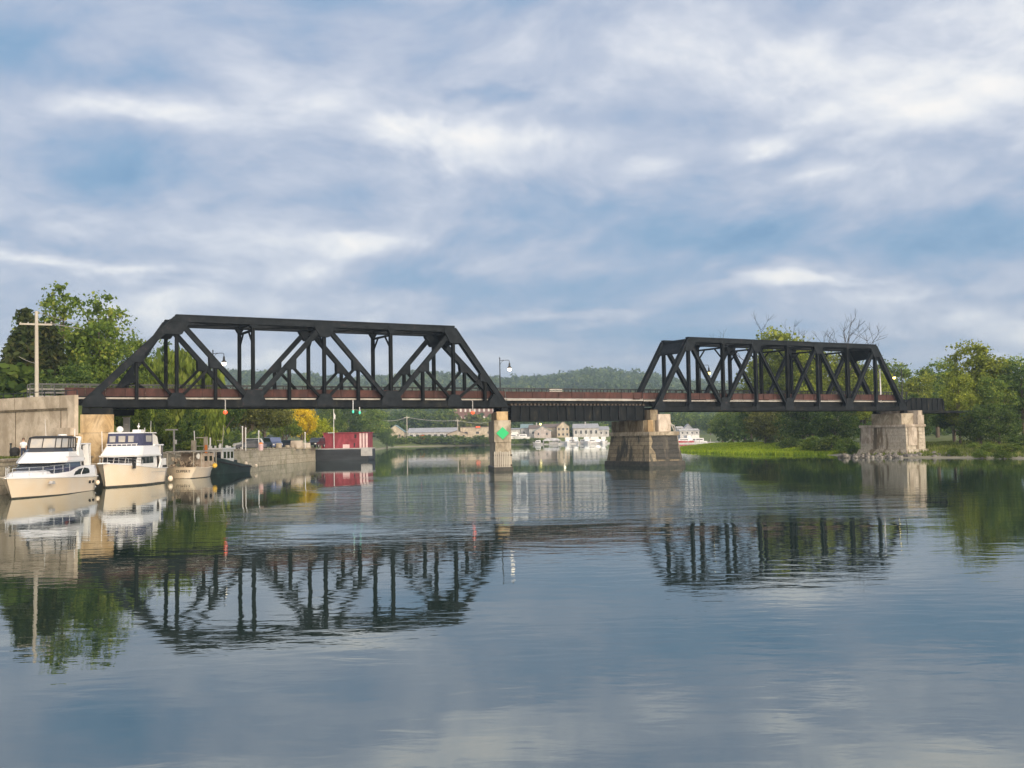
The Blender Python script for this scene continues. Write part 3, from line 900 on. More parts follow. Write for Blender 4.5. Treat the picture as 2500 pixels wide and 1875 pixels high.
# street lamps on the walkway
def street_lamp(px, tw, side, h, label, globe=GLOBE):
    t_ = tw
    base = B(t_, BW + 3.0, 8.22)
    o = thing('street_lamp', label, 'street lamp', base, 0, 'lamps along the bridge walkway')
    s = MB(); s.lathe([(.16, 0), (.15, .35), (.09, .42), (.075, .6), (.055, h - .1), (.05, h)], n=10); s.lathe([(.09, h), (.05, h + .12), (.0, h + .2)], n=8)
    s.build('lamp_post', LAMPBLK, o)
    a = MB(); a.tube([(0, 0, h - .25), (side * .5, 0, h - .2), (side * 1.0, 0, h - .2), (side * 1.12, 0, h - .28), (side * 1.14, 0, h - .5)], .035, 6)
    a.tube([(0, 0, h - .75), (side * .25, 0, h - .35), (side * .5, 0, h - .22)], .022, 5)
    a.build('lamp_arm', LAMPBLK, o)
    c = (side * 1.14, 0, h - .5)
    d = MB(); d.lathe([(.05, 0), (.10, -.12), (.12, -.4), (.26, -.62), (.27, -.66), (.2, -.66)], c, 12); d.build('lamp_hood', LAMPBLK, o)
    g = MB(); g.sphere((c[0], 0, c[2] - .78), .24, 12, 8); g.build('lamp_globe', globe, o, smooth=True)
    return o
def t_at(px, w):
    """distance along the bridge at which a photo column meets the line w"""
    r = (px - 1250) / F
    x0, y0 = B0[0] + BV[0] * w, B0[1] + BV[1] * w
    return (r * y0 - x0) / (BU[0] - BU[1] * r)
street_lamp(516, t_at(519, BW + 3.0), 1, 4.75, 'lit black street lamp seen through the left part of the long truss')
street_lamp(1221, t_at(1221, BW + 3.0), 1, 4.75, 'lit black street lamp standing alone on the walkway between the two trusses')
street_lamp(1714, t_at(1711, BW + 3.0), 1, 4.75, 'lit black street lamp seen through the left panels of the shorter truss', GLOBEY)
street_lamp(2190, t_at(2203, BW + 3.0), -1, 4.7, 'lit yellow street lamp just right of the end of the shorter truss', GLOBEY)

# navigation lights hanging under the near truss and gauge boards
def nav_light(px, lens, zl, label, fixture=True, zt=7.6):
    t_ = t_at(px, -.45)
    o = thing('navigation_light', label, 'navigation light', B(t_, -.45, zl), BRZ, 'navigation lights hung under the long truss')
    s = MB(); s.tube([(0, 0, .2), (0, 0, zt - zl)], .05, 6); s.tube([(0, 0, zt - zl), (0, .35, zt - zl + .08)], .05, 6); s.tube([(0, 0, max(.3, zt - zl - .5)), (0, .3, max(.3, zt - zl - .5))], .04, 6)
    s.build('hanging_pipe', CHROME if lens is not REDLAMP else GREYW, o)
    s = MB(); s.lathe([(.0, .24), (.13, .2), (.16, .14)], n=10); s.build('lamp_cap', GREYW, o)
    g = MB(); k_ = .95 if lens is REDLAMP else .5
    g.lathe([(.16 * k_, .138), (.22 * k_, 0), (.18 * k_, -.12), (.0, -.2)], n=12); g.build('lamp_lens', lens, o, smooth=True)
    return o
nav_light(549, REDLAMP, 6.45, 'red navigation light on a white pipe under the left half of the long truss')
nav_light(861, GRNLAMP, 6.5, 'green navigation light on a white pipe under the middle of the long truss')
nav_light(877, GRNLAMP, 6.4, 'small green navigation light just right of its white-piped neighbour', zt=6.9)
nav_light(1153, REDLAMP, 6.35, 'red navigation light on a pipe under the right end of the long truss')

wp = thing('white_mast', 'slim plain white pole standing inside the right end of the shorter truss', 'pole', B(t_at(2150, 1.0), 1.0, 7.7), 0)
s = MB(); s.tube([(0, 0, 0), (0, 0, 4.6)], .11, 8, .08); s.build('mast_pole', WHITE, wp)
s = MB(); s.box(-.2, .2, -.2, .2, -.1, .02); s.build('base_plate', GREYW, wp)

# ------------------------------------------------------------------ piers
def frame_box(mb, cx, cy, ang, x0, x1, y0, y1, z0, z1, bat=0.0):
    ca, sa = math.cos(ang), math.sin(ang)
    vs_ = []
    for z, e in ((z0, bat), (z1, 0)):
        for a, b_ in ((x0 - e, y0 - e), (x1 + e, y0 - e), (x1 + e, y1 + e), (x0 - e, y1 + e)):
            vs_.append((a, b_, z))
    mb.add(vs_, [(3, 2, 1, 0), (4, 5, 6, 7), (0, 1, 5, 4), (1, 2, 6, 5), (2, 3, 7, 6), (3, 0, 4, 7)])

# narrow concrete pier with the green daymark; its long side points at us
p1 = thing('bridge_pier', 'slender concrete pier marked with a green diamond, under the right end of the long truss', 'bridge pier', (-1.1, 115.2, 0), math.radians(5))
s = MB(); s.box(-.62, .62, .15, 8.6, 5.48, 6.42); s.build('bearing_block', CONC_O, p1, bevel=.03)
s = MB(); s.box(-.92, .92, 0, 9.2, 3.1, 5.475); s.build('pier_cap', CONC_G, p1, bevel=.04)
s = MB(); frame_box(s, 0, 0, 0, -.78, .90, .12, 9.0, -1.5, 3.097, .12); s.build('pier_shaft', CONC_G, p1)
s = MB()
rr = random.Random(3)
for i in range(9):
    x = -.95 + i * .2
    s.box(x, x + .12, -.22, -.02, .35 - rr.random() * .1, 2.02 + rr.random() * .15)
s.build_each('fender_timber', POLEW, p1)
s = MB(); s.box(-1.0, .98, -.12, .1, .5, .7); s.box(-1.0, .98, -.12, .1, 1.6, 1.8); s.build_each('fender_waler', TIE, p1)
s = MB(); s.box(-1.02, 1.06, -.3, 9.2, -1.2, .42); s.build('waterline_footing', WETROCK, p1, bevel=.05)
dm = thing('daymark_sign', 'solid green diamond board fixed to the face of the slender concrete pier', 'sign', (-1.1, 115.18, 4.08), math.radians(5))
s = MB(); r_ = .68; q = .11
s.prism([(-r_, 0), (-r_ + q, -q - .02), (-q, -r_ + q), (0, -r_), (q, -r_ + q), (r_ - q, -q - .02), (r_, 0), (r_ - q, q + .02), (q, r_ - q), (0, r_), (-q, r_ - q), (-r_ + q, q + .02)], 'y', -.06, -.015)
s.build('sign_board', SIGNG, dm)
s = MB(); s.box(-.5, .5, -.012, .015, -.05, .05); s.build('sign_bracket', STEEL, dm)

# dark stone pier
STONE_K = stone_mat('black_algae_stone', (.035, .034, .030), (.055, .052, .045), (.02, .02, .018), 1.3, .48, stain=(.10, .09, .07), stain_lo=.56, stain_hi=.64)
p2, offp = bthing('bridge_pier', 'broad tapering pier of dark mossy stone with concrete blocks on top, in mid river', 'bridge pier', -5.7, 2, 0)
def tapered(mb, t0, t1_, w0, w1, z0, z1, bat):
    frame_box(mb, 0, 0, 0, t0, t1_, w0, w1, z0, z1, bat)
s = MB(); tapered(s, -7.55, -3.45, -2.1, 5.7, .55, 3.55, .42); s.build('stone_body', STONE_D, p2, offp)
s = MB(); tapered(s, -8.15, -2.9, -2.8, 6.3, -1.4, .547, .2)
rr = random.Random(5)
s.build('rough_footing', WETROCK, p2, offp, bevel=.08)
s = MB()
fy = lambda z: -2.1 - .42 * (3.55 - z) / 3.0 - .025
fp_ = [(-6.9, .75), (-3.35, .7), (-3.45, 1.9), (-3.5, 3.5), (-7.3, 3.5), (-7.15, 2.9), (-7.45, 2.2), (-6.95, 1.6)]
s.v = [(x, fy(z), z) for x, z in fp_] + [(x, fy(z) + .04, z) for x, z in fp_]
n_ = len(fp_); s.f = [tuple(range(n_)), tuple(range(2 * n_ - 1, n_ - 1, -1))] + [(i, i + n_, (i + 1) % n_ + n_, (i + 1) % n_) for i in range(n_)]
s.build('soot_blackened_facing', STONE_K, p2, offp)
s = MB(); s.box(-7.7, -3.2, -2.25, 5.85, 3.553, 4.0); s.build('ledge_course', CONC_G, p2, offp, bevel=.03)
s = MB(); s.box(-7.5, -5.75, -.9, 5.6, 4.003, 5.33); s.build('girder_seat', CONC_D, p2, offp)  # darker concrete carries the shade under the girder in its colour
s = MB(); s.box(-7.4, -6.6, -1.7, -.95, 4.003, 5.37, .02); s.build('bearing_block', CONC_O, p2, offp, bevel=.03)
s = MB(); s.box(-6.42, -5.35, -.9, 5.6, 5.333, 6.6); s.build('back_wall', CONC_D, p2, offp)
s = MB(); s.box(-5.5, -3.7, -1.25, 5.4, 4.003, 6.08); s.build('bearing_pedestal', CONC_P, p2, offp, bevel=.04)
s = MB(); s.beam(B(0, 0, 0) * 0 + Vector((-3.6, -1.0, 5.2)), Vector((-3.0, -1.4, 3.4)), .12, .12); s.tube([(-3.66, -1.1, 4.9), (-3.1, -1.1, 4.7), (-2.95, -1.1, 4.1), (-2.95, -1.1, 3.3)], .07, 6); s.build('drain_pipe', PIPE, p2, offp)

# pale stone pier on the right bank
p3, offp = bthing('bridge_pier', 'pale limestone pier standing on a rocky shore under the right end of the shorter truss', 'bridge pier', 38, 2, 0)
s = MB(); tapered(s, 36.15, 39.95, -1.95, 5.95, 1.1, 4.15, .06); s.build('stone_body', STONE_L, p3, offp)
s = MB(); tapered(s, 35.9, 40.2, -2.2, 6.2, -.2, 1.097, .45); s.build('spread_footing', STONE_L, p3, offp)
s = MB(); s.box(36.06, 36.13, 3.9, 5.8, 1.9, 4.1); s.box(36.5, 38.2, -2.10, -2.02, 1.6, 4.1); s.build_each('concrete_patch', CONC_P, p3, offp)
s = MB(); s.box(36.05, 36.085, 2.95, 3.5, .6, 4.12); s.build('seepage_stain', mat('brown_seep_stain', (.07, .055, .035), .8, (.16, .13, .09), 2, sc=(1, 1, .2)), p3, offp)
s = MB(); s.box(35.98, 40.1, -2.1, 6.15, 4.153, 4.5); s.build('ledge_course', CONC_P, p3, offp, bevel=.03)
s = MB(); s.box(36.3, 38.8, -1.2, 4.1, 4.503, 6.05); s.build('bearing_block', CONC_G, p3, offp, bevel=.03)
s = MB(); s.box(38.803, 39.7, -1.9, 5.0, 4.503, 6.42); s.build('back_wall', CONC_P, p3, offp, bevel=.03)
s = MB(); s.box(38.6, 39.9, -2.0, -.9, 4.504, 5.8); s.build('wing_block', CONC_P, p3, offp, bevel=.03)
s = MB()
for k, (a, b_) in enumerate(((0.3, 4.1), (1.1, 3.1), (.2, 2.1), (1.4, 1.2))):
    s.box(35.9 - a * .05, 36.15, 3.0 + .02 * k, 3.5, 0.4 + k * .9, 1.25 + k * .9)
# rocks round its foot
rr = random.Random(11)
for i in range(70):
    if i < 56:
        k = (i % 34) / 33; p = Vector((lerp(46.2, 60, k) + rr.uniform(-.6, .6), lerp(147.2, 140.2, k) + rr.uniform(-1.0, 2.6), 0))
    else:
        k = (i - 56) / 13; p = Vector((lerp(46, 51, k) + rr.uniform(-.4, .4), lerp(149, 145.5, k) + rr.uniform(-.6, .6), 0))
    r_ = rr.uniform(.18, .55)
    s = MB(); s.sphere((0, 0, 0), 1, 7, 5)
    s.v = [(x * r_ * rr.uniform(.75, 1.25), y * r_ * rr.uniform(.75, 1.25), z * r_ * rr.uniform(.55, .9)) for x, y, z in s.v]
    o = s.build('boulder', ROCK, None, loc=(p.x, p.y, .08 + max(0, p.y - lerp(147.2, 140.2, k)) * .17 * (1 if i < 56 else 0)))
    tag(o, 'grey boulder among the loose rocks along the water at the foot of the pale pier', 'rock', 'boulders at the foot of the pale pier')

# ------------------------------------------------------------------ left abutment, wing wall, quay
ab, offb = bthing('bridge_abutment', 'ochre-stained concrete abutment carrying the left end of the long truss', 'abutment', -68.5, 2, 0)
s = MB(); s.box(-70.2, -66.6, -.7, 7.5, 4.65, 6.28); s.build('upper_block', CONC_O, ab, offb)
s = MB(); s.box(-70.6, -66.4, -1.0, 7.8, 1.0, 4.6); s.build('lower_block', CONC_O, ab, offb)
s = MB(); s.box(-70.5, -66.5, -.85, 7.6, 4.603, 4.647); s.build('pour_joint', CONC_D, ab, offb)
s = MB(); s.box(-72.4, -70.25, .2, 7.5, 2.0, 7.0); s.build('back_wall', CONC_D, ab, offb)

wa, wb_ = Vector((-37.35, 90.8, 0)), Vector((-60.85, 104.8, 0))
wdir = (wb_ - wa).normalized(); wang = math.atan2(wdir.y, wdir.x)
ww = thing('retaining_wall', 'tall cream concrete retaining wall behind the moored cruisers, at the left edge', 'wall', wa, wang)
s = MB(); s.box(0.0, 27, -.38, 0, 6.78, 7.85); s.build('parapet_band', CONC, ww)
s = MB(); s.box(.95, 27, -.38, -.12, 2.0, 6.777); s.build('wall_panel', CONC, ww)
s = MB(); s.box(0.0, .945, -.38, -.0, 2.0, 6.777); s.build('corner_pilaster', CONC, ww)
s = MB()
for x in (1.9, 8.2, 14.0, 20): s.box(x, x + .07, -.13, -.085, 2.3, 6.6); s.box(x, x + .05, -.02, .012, 6.8, 7.8)
s.box(.95, 27, -.13, -.02, 6.60, 6.77)  # dark strip painted in as the parapet's shadow line
s.build('joints_and_shadow_line', CONC_D, ww)
# camera sees the side facing -normal: mirror pieces to that side
for ch in ww.children:
    pass
rw = thing('return_wall', 'dark concrete return wall in the gap between the retaining wall and the abutment', 'wall', (-37.9, 91.4, 0), math.radians(117))
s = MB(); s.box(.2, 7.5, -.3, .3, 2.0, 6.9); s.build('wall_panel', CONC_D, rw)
s = MB(); s.box(-.2, 2.1, .02, .55, 2.0, 5.05); s.build('stepped_footing', CONC, ww)
s = MB(); s.box(-1.9, 1.2, .57, 1.0, 2.0, 4.4); s.build('lower_footing', CONC_O, ww)

em = MB(); em.add([(-38.6, 92.5, 7.0), (-38.6, 99, 7.2), (-130, 168, 7.4), (-130, 147, 7.4), (-36, 104, 2.2), (-126, 180, 2.2), (-38.6, 92.5, 2.0), (-130, 147, 2)],
                  [(0, 1, 2, 3), (1, 4, 5, 2), (6, 0, 3, 7), (6, 4, 1, 0)])
o = em.build('embankment', gm); tag(o, kind='structure')

tf = thing('metal_fence', 'dark post-and-rail fence along the top of the embankment behind the cream wall', 'fence', (-38, 93.0, 7.2), math.atan2(14, -23.5))
s = MB()
for i in range(24): s.box(i * 1.5, i * 1.5 + .07, -.03, .04, -.1, 1.15)
s.build('fence_posts', LAMPBLK, tf)
s = MB(); s.box(0, 36, -.02, .03, 1.15, 1.22); s.box(0, 36, -.02, .03, .6, .66); s.box(0, 36, -.02, .03, .15, .21); s.build('fence_rails', LAMPBLK, tf)

qf = [(-37.6, 60), (-37.6, 118), (-36.9, 150), (-35.2, 190)]
qw = MB()
qw.prism([(-39.4, 60)] + qf + [(-39.4, 190)], 'z', -2.4, 2.42); o = qw.build('quay_wall', QUAY); tag(o, 'long low quay wall of pale weathered stone behind the moored boats', 'wall')
cp = MB(); cp.prism([(-39.5, 60)] + [(x + .1, y) for x, y in qf] + [(-36.3, 190.1), (-39.5, 150)], 'z', 2.423, 2.60); tag(cp.build('quay_kerb', CONC_G), 'pale stone coping along the top edge of the quay wall', 'kerb')
pv = MB(); pv.box(-43.2, -39.52, 98, 190, 2.2, 2.40); o = pv.build('pavement', CONC_G); tag(o, kind='structure')
rd = MB(); rd.box(-66, -48, 118, 192, 2.2, 2.375); o = rd.build('road', mat('park_asphalt', (.06, .06, .06), .9, (.09, .09, .085), 1)); tag(o, kind='structure')
# ------------------------------------------------------------------ boats: local x runs forward, stern at 0, waterline z = 0
def ipl(x, pts):
    return float(np.interp(x, [p[0] for p in pts], [p[1] for p in pts]))
def hull_rings(L_, hb, sheer, rake=.9, full=.55, draft=.35, n=22, z0=-.35, z1=None, flare=.86, x_from=0.0, tum=0.0):
    """rings of the hull from z0 up to the sheer; hb half beam, sheer(x) deck height"""
    rings = []
    for i in range(n + 1):
        u = i / n
        k = max(0.0, (u - full) / (1 - full))
        bd = hb * (1 - k ** 2.2)             # at the sheer
        bwl = hb * flare * (1 - k ** 1.55)   # at the waterline
        zs = sheer(u * L_)
        ring = []
        for zf in (0, .25, .5, .8, 1.0):
            z = z0 + (zs - z0) * zf
            bb = bwl + (bd - bwl) * (zf ** 1.3)
            rk = rake * k * zf
            ring.append((u * (L_ - rake) + rk + (0 if k else 0), max(bb, .02) - tum * zf * (1 - k), z))
        rings.append(ring)
    return rings
def hull_mesh(rings, deck=True):
    m = MB(); n = len(rings); q = len(rings[0])
    for side in (1, -1):
        b = len(m.v)
        for rg in rings:
            m.v += [(x, y * side, z) for x, y, z in rg]
        for i in range(n - 1):
            for j in range(q - 1):
                m.f.append((b + i * q + j, b + (i + 1) * q + j, b + (i + 1) * q + j + 1, b + i * q + j + 1))
    for j in range(q - 1):   # transom
        m.f.append((j, j + 1, n * q + j + 1, n * q + j))
    if deck:
        b = len(m.v)
        for rg in rings:
            x, y, z = rg[-1]
            m.v += [(x, y, z - .02), (x, -y, z - .02)]
        for i in range(n - 1):
            m.f.append((b + 2 * i, b + 2 * i + 2, b + 2 * i + 3, b + 2 * i + 1))
    return m
def rub_line(rings, r, lift=0.0, sides=(1, -1)):
    m = MB()
    for s in sides:
        m.tube([(x, (y + r * .4) * s, z + lift) for x, y, z in (rg[-1] for rg in rings)], r, 5)
    return m
def loft_block(sections):
    """sections: list of (x, halfwidth, z) rows bottom..top ordered as rings of 4 corner points"""
    m = MB()
    for sec in sections:
        m.v += [Vector(p) for p in sec]
    q = len(sections[0])
    for i in range(len(sections) - 1):
        for j in range(q):
            j2 = (j + 1) % q
            m.f.append((i * q + j, i * q + j2, (i + 1) * q + j2, (i + 1) * q + j))
    m.f.append(tuple(range(q))[::-1]); m.f.append(tuple((len(sections) - 1) * q + k for k in range(q)))
    m.v = [tuple(v) for v in m.v]
    return m
def ring4(x0, x1, hw0, hw1, z):
    """plan quad at height z: aft x0 half width hw0, front x1 half width hw1"""
    return [(x0, -hw0, z), (x1, -hw1, z), (x1, hw1, z), (x0, hw0, z)]
def ring8(x0, x1, hw, z, nose=.6, cut=.45):
    return [(x0, -hw, z), (x1 - nose, -hw, z), (x1 - nose * .35, -hw * (1 - cut * .45), z), (x1, -hw * (1 - cut), z),
            (x1, hw * (1 - cut), z), (x1 - nose * .35, hw * (1 - cut * .45), z), (x1 - nose, hw, z), (x0, hw, z)]
def side_poly(poly, y, th=.03):
    m = MB()
    for s in (1, -1):
        m.prism(poly, 'y', s * y, s * (y + th))
    return m
def rail_on(rings, i0, i1, h, r=.018, inset=.12, step=2, mid=True, lean=.05):
    m = MB()
    for s in (1, -1):
        top = [(rg[-1][0], max(rg[-1][1] - inset, .0) * s, rg[-1][2] + h) for rg in rings[i0:i1 + 1]]
        m.tube(top, r, 5)
        if mid: m.tube([(a, b, c - h * .45) for a, b, c in top], r * .7, 4)
        for k in range(0, len(top), step):
            rg = rings[i0 + k]
            m.tube([(rg[-1][0], max(rg[-1][1] - inset, 0) * s, rg[-1][2]), top[k]], r, 4)
    return m
FEND = 'white round boat fender hanging at the '
def fender(name_lbl, loc, r=.17, mat_=None):
    o = thing('boat_fender', name_lbl, 'fender', loc)
    MB().sphere((0, 0, 0), r, 10, 8, 1.15).build('float_ball', mat_ or CREAM_LIT, o, smooth=True)
    MB().lathe([(.03, r * 1.1), (.045, r * 1.25), (.02, r * 1.5)], n=6).build('rope_eye', BLACK, o)
    return o

# --- sport cruiser nearest the left edge
def heading(bow, stern): return math.atan2(bow[1] - stern[1], bow[0] - stern[0])
bx, sx = (-33.9, 71.3), (-34.75, 84.0)
L1 = 12.7
c1 = thing('motor_cruiser', 'white sport cruiser with dark-framed clear bridge enclosure, nearest boat at the left edge', 'motor yacht', (sx[0], sx[1], 0), heading(bx, sx), 'boats moored along the quay')
sh = lambda x: ipl(x, [(0, 1.12), (5, 1.2), (12.7, 1.42)])
R = hull_rings(L1, 2.0, sh, rake=1.2, full=.50, z0=-.35, flare=.84)
hull_mesh(R).build('hull', CREAM_LIT, c1, smooth=True)
Rb = [[(x * 1.0, y + .012, z) for x, y, z in ((lerp(r_[0][0], r_[1][0], k), lerp(r_[0][1], r_[1][1], k), lerp(r_[0][2], r_[1][2], k)) for k in (0, .5, 1.0))] for r_ in R]
Rb = [[(p[0], p[1], min(p[2], .17)) for p in r_] for r_ in Rb]
hull_mesh(Rb, deck=False).build('boot_stripe', BOOT, c1)
rub_line(R, .05).build('rub_rail', WHITE, c1)
# raised side moulding above the sheer
dz = [(0, 2.0), (3.2, 2.0), (4.2, 1.9), (5.6, 1.66), (9, 1.55), (12.7, 1.50)]
R2 = []
for rg in R:
    x, y, z = rg[-1]
    zt = ipl(x, dz); R2.append([(x, max(y - .03, .02), z + .03), (x - .02, max(y - .08, .015), lerp(z, zt, .6)), (x - .03, max(y - .2, .01), zt)])
hull_mesh(R2).build('deck_moulding', WHITE, c1, smooth=True)
loft_block([ring8(5.5, 11.3, 1.35, 1.50, 2.2, .7), ring8(5.5, 10.9, 1.2, 1.72, 2.2, .7), ring8(5.5, 10.3, .95, 1.82, 2.0, .7)]).build('foredeck_trunk', WHITE, c1)
loft_block([ring8(2.9, 8.6, 1.72, 1.60, 1.9, .42), ring8(2.9, 8.15, 1.66, 2.0, 1.8, .42), ring8(2.9, 7.75, 1.60, 2.33, 1.7, .42)]).build('windscreen_band', GLASSD, c1)
loft_block([ring8(3.2, 8.3, 1.715, 1.62, 1.9, .42), ring8(3.2, 8.2, 1.72, 1.97, 1.8, .42)]).build('windscreen_cover', NAVY, c1)
loft_block([ring8(2.6, 8.0, 1.74, 2.33, 1.8, .42), ring8(2.6, 7.9, 1.76, 2.45, 1.8, .42), ring8(2.6, 7.2, 1.66, 2.8, 1.6, .4), ring8(2.6, 6.6, 1.55, 3.10, 1.4, .38)]).build('cabin_roof', WHITE, c1)
MB().box(2.7, 6.0, -1.70, 1.70, 2.70, 2.73).build('moulding_line', GREYW, c1)
loft_block([ring8(3.4, 6.5, 1.50, 3.10, 1.3, .38), ring8(3.4, 6.35, 1.46, 3.36, 1.3, .38)]).build('tinted_windshield', GLASSD, c1)
loft_block([ring8(3.45, 6.28, 1.42, 3.365, 1.2, .36), ring8(3.35, 5.95, 1.38, 4.12, 1.2, .36)]).build('clear_enclosure', CLEARV, c1)
fr = MB()
b8 = ring8(3.45, 6.30, 1.45, 3.38, 1.2, .36); t8 = ring8(3.35, 5.97, 1.41, 4.12, 1.2, .36)
for a, b_ in zip(b8, t8): fr.tube([a, b_], .035, 5)
for k in (.35, .7):
    for s in (1, -1): fr.tube([(lerp(3.45, 5.1, k), s * 1.46, 3.38), (lerp(3.35, 4.77, k), s * 1.42, 4.12)], .032, 5)
fr.tube([(6.3, 0, 3.38), (5.97, 0, 4.12)], .03, 5)
fr.tube(b8 + [b8[0]], .04, 5)
fr.build('enclosure_frame', BLACK, c1)
loft_block([ring8(3.25, 6.02, 1.44, 4.10, 1.2, .36), ring8(3.3, 5.9, 1.40, 4.2, 1.2, .36), ring8(3.6, 5.5, 1.1, 4.28, 1.0, .4)]).build('bimini_top', BLACK, c1)
ar = MB()
for s in (1, -1):
    ar.prism([(2.2, 2.4), (3.3, 2.4), (3.55, 3.3), (3.05, 4.2), (2.85, 4.2), (3.15, 3.35), (2.6, 3.15)], 'y', s * 1.52, s * 1.70)
ar.box(2.8, 3.1, -1.6, 1.6, 4.12, 4.24); ar.build('radar_arch', WHITE, c1)
MB().lathe([(.0, .16), (.3, .14), (.34, .06), (.3, 0), (0, 0)], (2.95, .3, 4.26), 14).build('radar_dome', WHITE, c1)
an = MB(); an.tube([(3.0, -.9, 4.2), (3.1, -.95, 5.6)], .02, 5, .01); an.tube([(2.9, 1.2, 4.2), (2.9, 1.2, 4.8)], .03, 5); an.build_each('antenna', WHITE, c1)
ht = MB(); ht.box(.35, 3.0, -1.62, 1.62, 3.62, 3.72, .04); ht.build('cockpit_hardtop', WHITE, c1, bevel=.03)
ps = MB()
for s in (1, -1):
    ps.beam((2.75, s * 1.55, 2.0), (2.8, s * 1.55, 3.62), .1, .16); ps.beam((1.35, s * 1.6, 2.0), (1.55, s * 1.55, 3.62), .1, .42); ps.beam((.4, s * 1.55, 2.0), (.45, s * 1.55, 3.62), .07, .07)
ps.box(1.6, 2.7, -1.57, 1.57, 2.55, 2.62); ps.build_each('hardtop_post', WHITE, c1)
en = MB()
for s in (1, -1): en.box(.5, 1.3, s * 1.5 - .02, s * 1.5 + .02, 2.0, 3.6)
en.box(.42, .46, -1.45, 1.45, 2.0, 3.6); en.build_each('cockpit_screen', CLEARV, c1)
sw = MB()
for s in (1, -1):
    pass
for s in (1, -1):
    sw.prism([(1.9, 1.42), (3.0, 1.37), (4.3, 1.40), (5.35, 1.36), (4.8, 1.62), (4.0, 1.80), (3.0, 1.86), (2.2, 1.78), (1.9, 1.6)], 'y', s * 1.90, s * 1.985)
sw.build_each('side_window', GLASSD, c1)
sw = MB()
for s in (1, -1): sw.tube([(3.9, s * 2.0, 1.36), (3.75, s * 2.0, 1.55), (3.3, s * 1.97, 1.84)], .03, 5)
sw.build_each('window_divider', WHITE, c1)
pt = MB()
for x in (1.0, 1.75): pt.lathe([(0, .0), (.11, 0), (.11, .03)], n=10)
pt = MB()
for x in (.9, 1.7):
    for s in (1, -1): pt.prism([(x + .12 * math.cos(a * .628), .72 + .12 * math.sin(a * .628)) for a in range(10)], 'y', s * 1.88, s * 2.0)
pt.build_each('exhaust_port', BLACK, c1)
an = MB(); an.prism([(8.8, .85), (9.5, .9), (9.3, 1.08), (8.9, 1.05)], 'y', 1.62, 1.86); an.build('hull_emblem', GREYW, c1)
rail_on(R2, 11, 21, .55, .022, .02, 2).build('bow_rail', CHROME, c1)
MB().box(-.9, .02, -1.6, 1.6, .18, .30).build('swim_platform', WHITE, c1, bevel=.03)
# outboard dinghy box on the foredeck
MB().box(4.6, 5.3, 1.05, 1.6, 1.62, 2.05, .05).build('deck_locker', CREAM_LIT, c1, bevel=.04)

# --- flybridge cruiser
bx, sx = (-33.7, 87.6), (-33.75, 98.0)
L2 = 10.4
c2 = thing('motor_cruiser', 'older white flybridge cruiser with navy canvas around the bridge, second boat from the left', 'motor yacht', (sx[0], sx[1], 0), heading(bx, sx), 'boats moored along the quay')
sh2 = lambda x: ipl(x, [(0, 1.36), (3, 1.42), (6, 1.62), (10.4, 2.02)])
R = hull_rings(L2, 1.98, sh2, rake=.75, full=.45, z0=-.3, flare=.88)
hull_mesh(R).build('hull', CREAM_LIT, c2, smooth=True)
Rb = [[(p[0], p[1] + .012, min(p[2], .13)) for p in (r_[0], r_[1])] for r_ in R]
hull_mesh(Rb, deck=False).build('boot_stripe', BOOT, c2)
rub_line(R, .045).build('rub_rail', WHITE, c2)
loft_block([ring8(5.2, 9.2, 1.2, 1.7, 1.8, .6), ring8(5.2, 8.6, 1.0, 1.92, 1.7, .6), ring8(5.2, 8.0, .8, 1.98, 1.4, .6)]).build('foredeck_trunk', WHITE, c2)
loft_block([ring8(1.9, 6.9, 1.68, 1.5, .5, .10), ring8(1.9, 6.6, 1.64, 2.0, .5, .10), ring8(1.9, 6.35, 1.6, 2.5, .5, .10)]).build('deckhouse', WHITE, c2)
gw = MB(); fz = lambda z: 6.9 - (z - 1.5) * .55
gw.add([(fz(1.98) + .03, -1.45, 1.98), (fz(1.98) + .03, 1.45, 1.98), (fz(2.46) + .03, 1.40, 2.46), (fz(2.46) + .03, -1.40, 2.46),
        (fz(1.98) - .1, -1.45, 1.98), (fz(1.98) - .1, 1.45, 1.98), (fz(2.46) - .1, 1.40, 2.46), (fz(2.46) - .1, -1.40, 2.46)],
       [(0, 1, 2, 3), (7, 6, 5, 4), (0, 4, 5, 1), (1, 5, 6, 2), (2, 6, 7, 3), (3, 7, 4, 0)])
for s in (1, -1):
    for a, b_ in ((4.9, 6.0), (3.9, 4.8), (2.9, 3.8)):
        gw.prism([(a, 1.88), (b_, 1.88), (b_ - .15, 2.44), (a, 2.44)], 'y', s * 1.61, s * 1.675)
gw.build_each('cabin_window', GLASSD, c2)
fm = MB()
for y in (-.5, .5): fm.beam((fz(1.98) + .05, y, 1.98), (fz(2.46) + .05, y, 2.46), .05, .05)
fm.build_each('windscreen_mullion', WHITE, c2)
loft_block([ring8(1.2, 7.15, 1.85, 2.50, .9, .18), ring8(1.2, 7.2, 1.86, 2.62, .9, .18)]).build('brow', WHITE, c2)
loft_block([ring8(1.4, 7.0, 1.80, 2.625, .9, .18), ring8(1.4, 6.5, 1.72, 3.0, .8, .18), ring8(1.4, 6.0, 1.60, 3.42, .7, .18)]).build('flybridge_fairing', WHITE, c2)
loft_block([ring8(2.7, 5.95, 1.55, 3.425, .7, .15), ring8(2.7, 5.7, 1.5, 4.50, .7, .15)]).build('canvas_enclosure', NAVY, c2)
cv = MB()
for y0, y1 in ((-1.1, -.62), (-.32, .22), (.52, .95)):
    cv.prism([(y0, 3.75), (y1, 3.75), (y1, 4.28), (y0, 4.28)], 'x', 5.72, 5.97)
for s in (1, -1):
    cv.prism([(3.1, 3.75), (4.4, 3.75), (4.4, 4.3), (3.1, 4.3)], 'y', s * 1.50, s * 1.575)
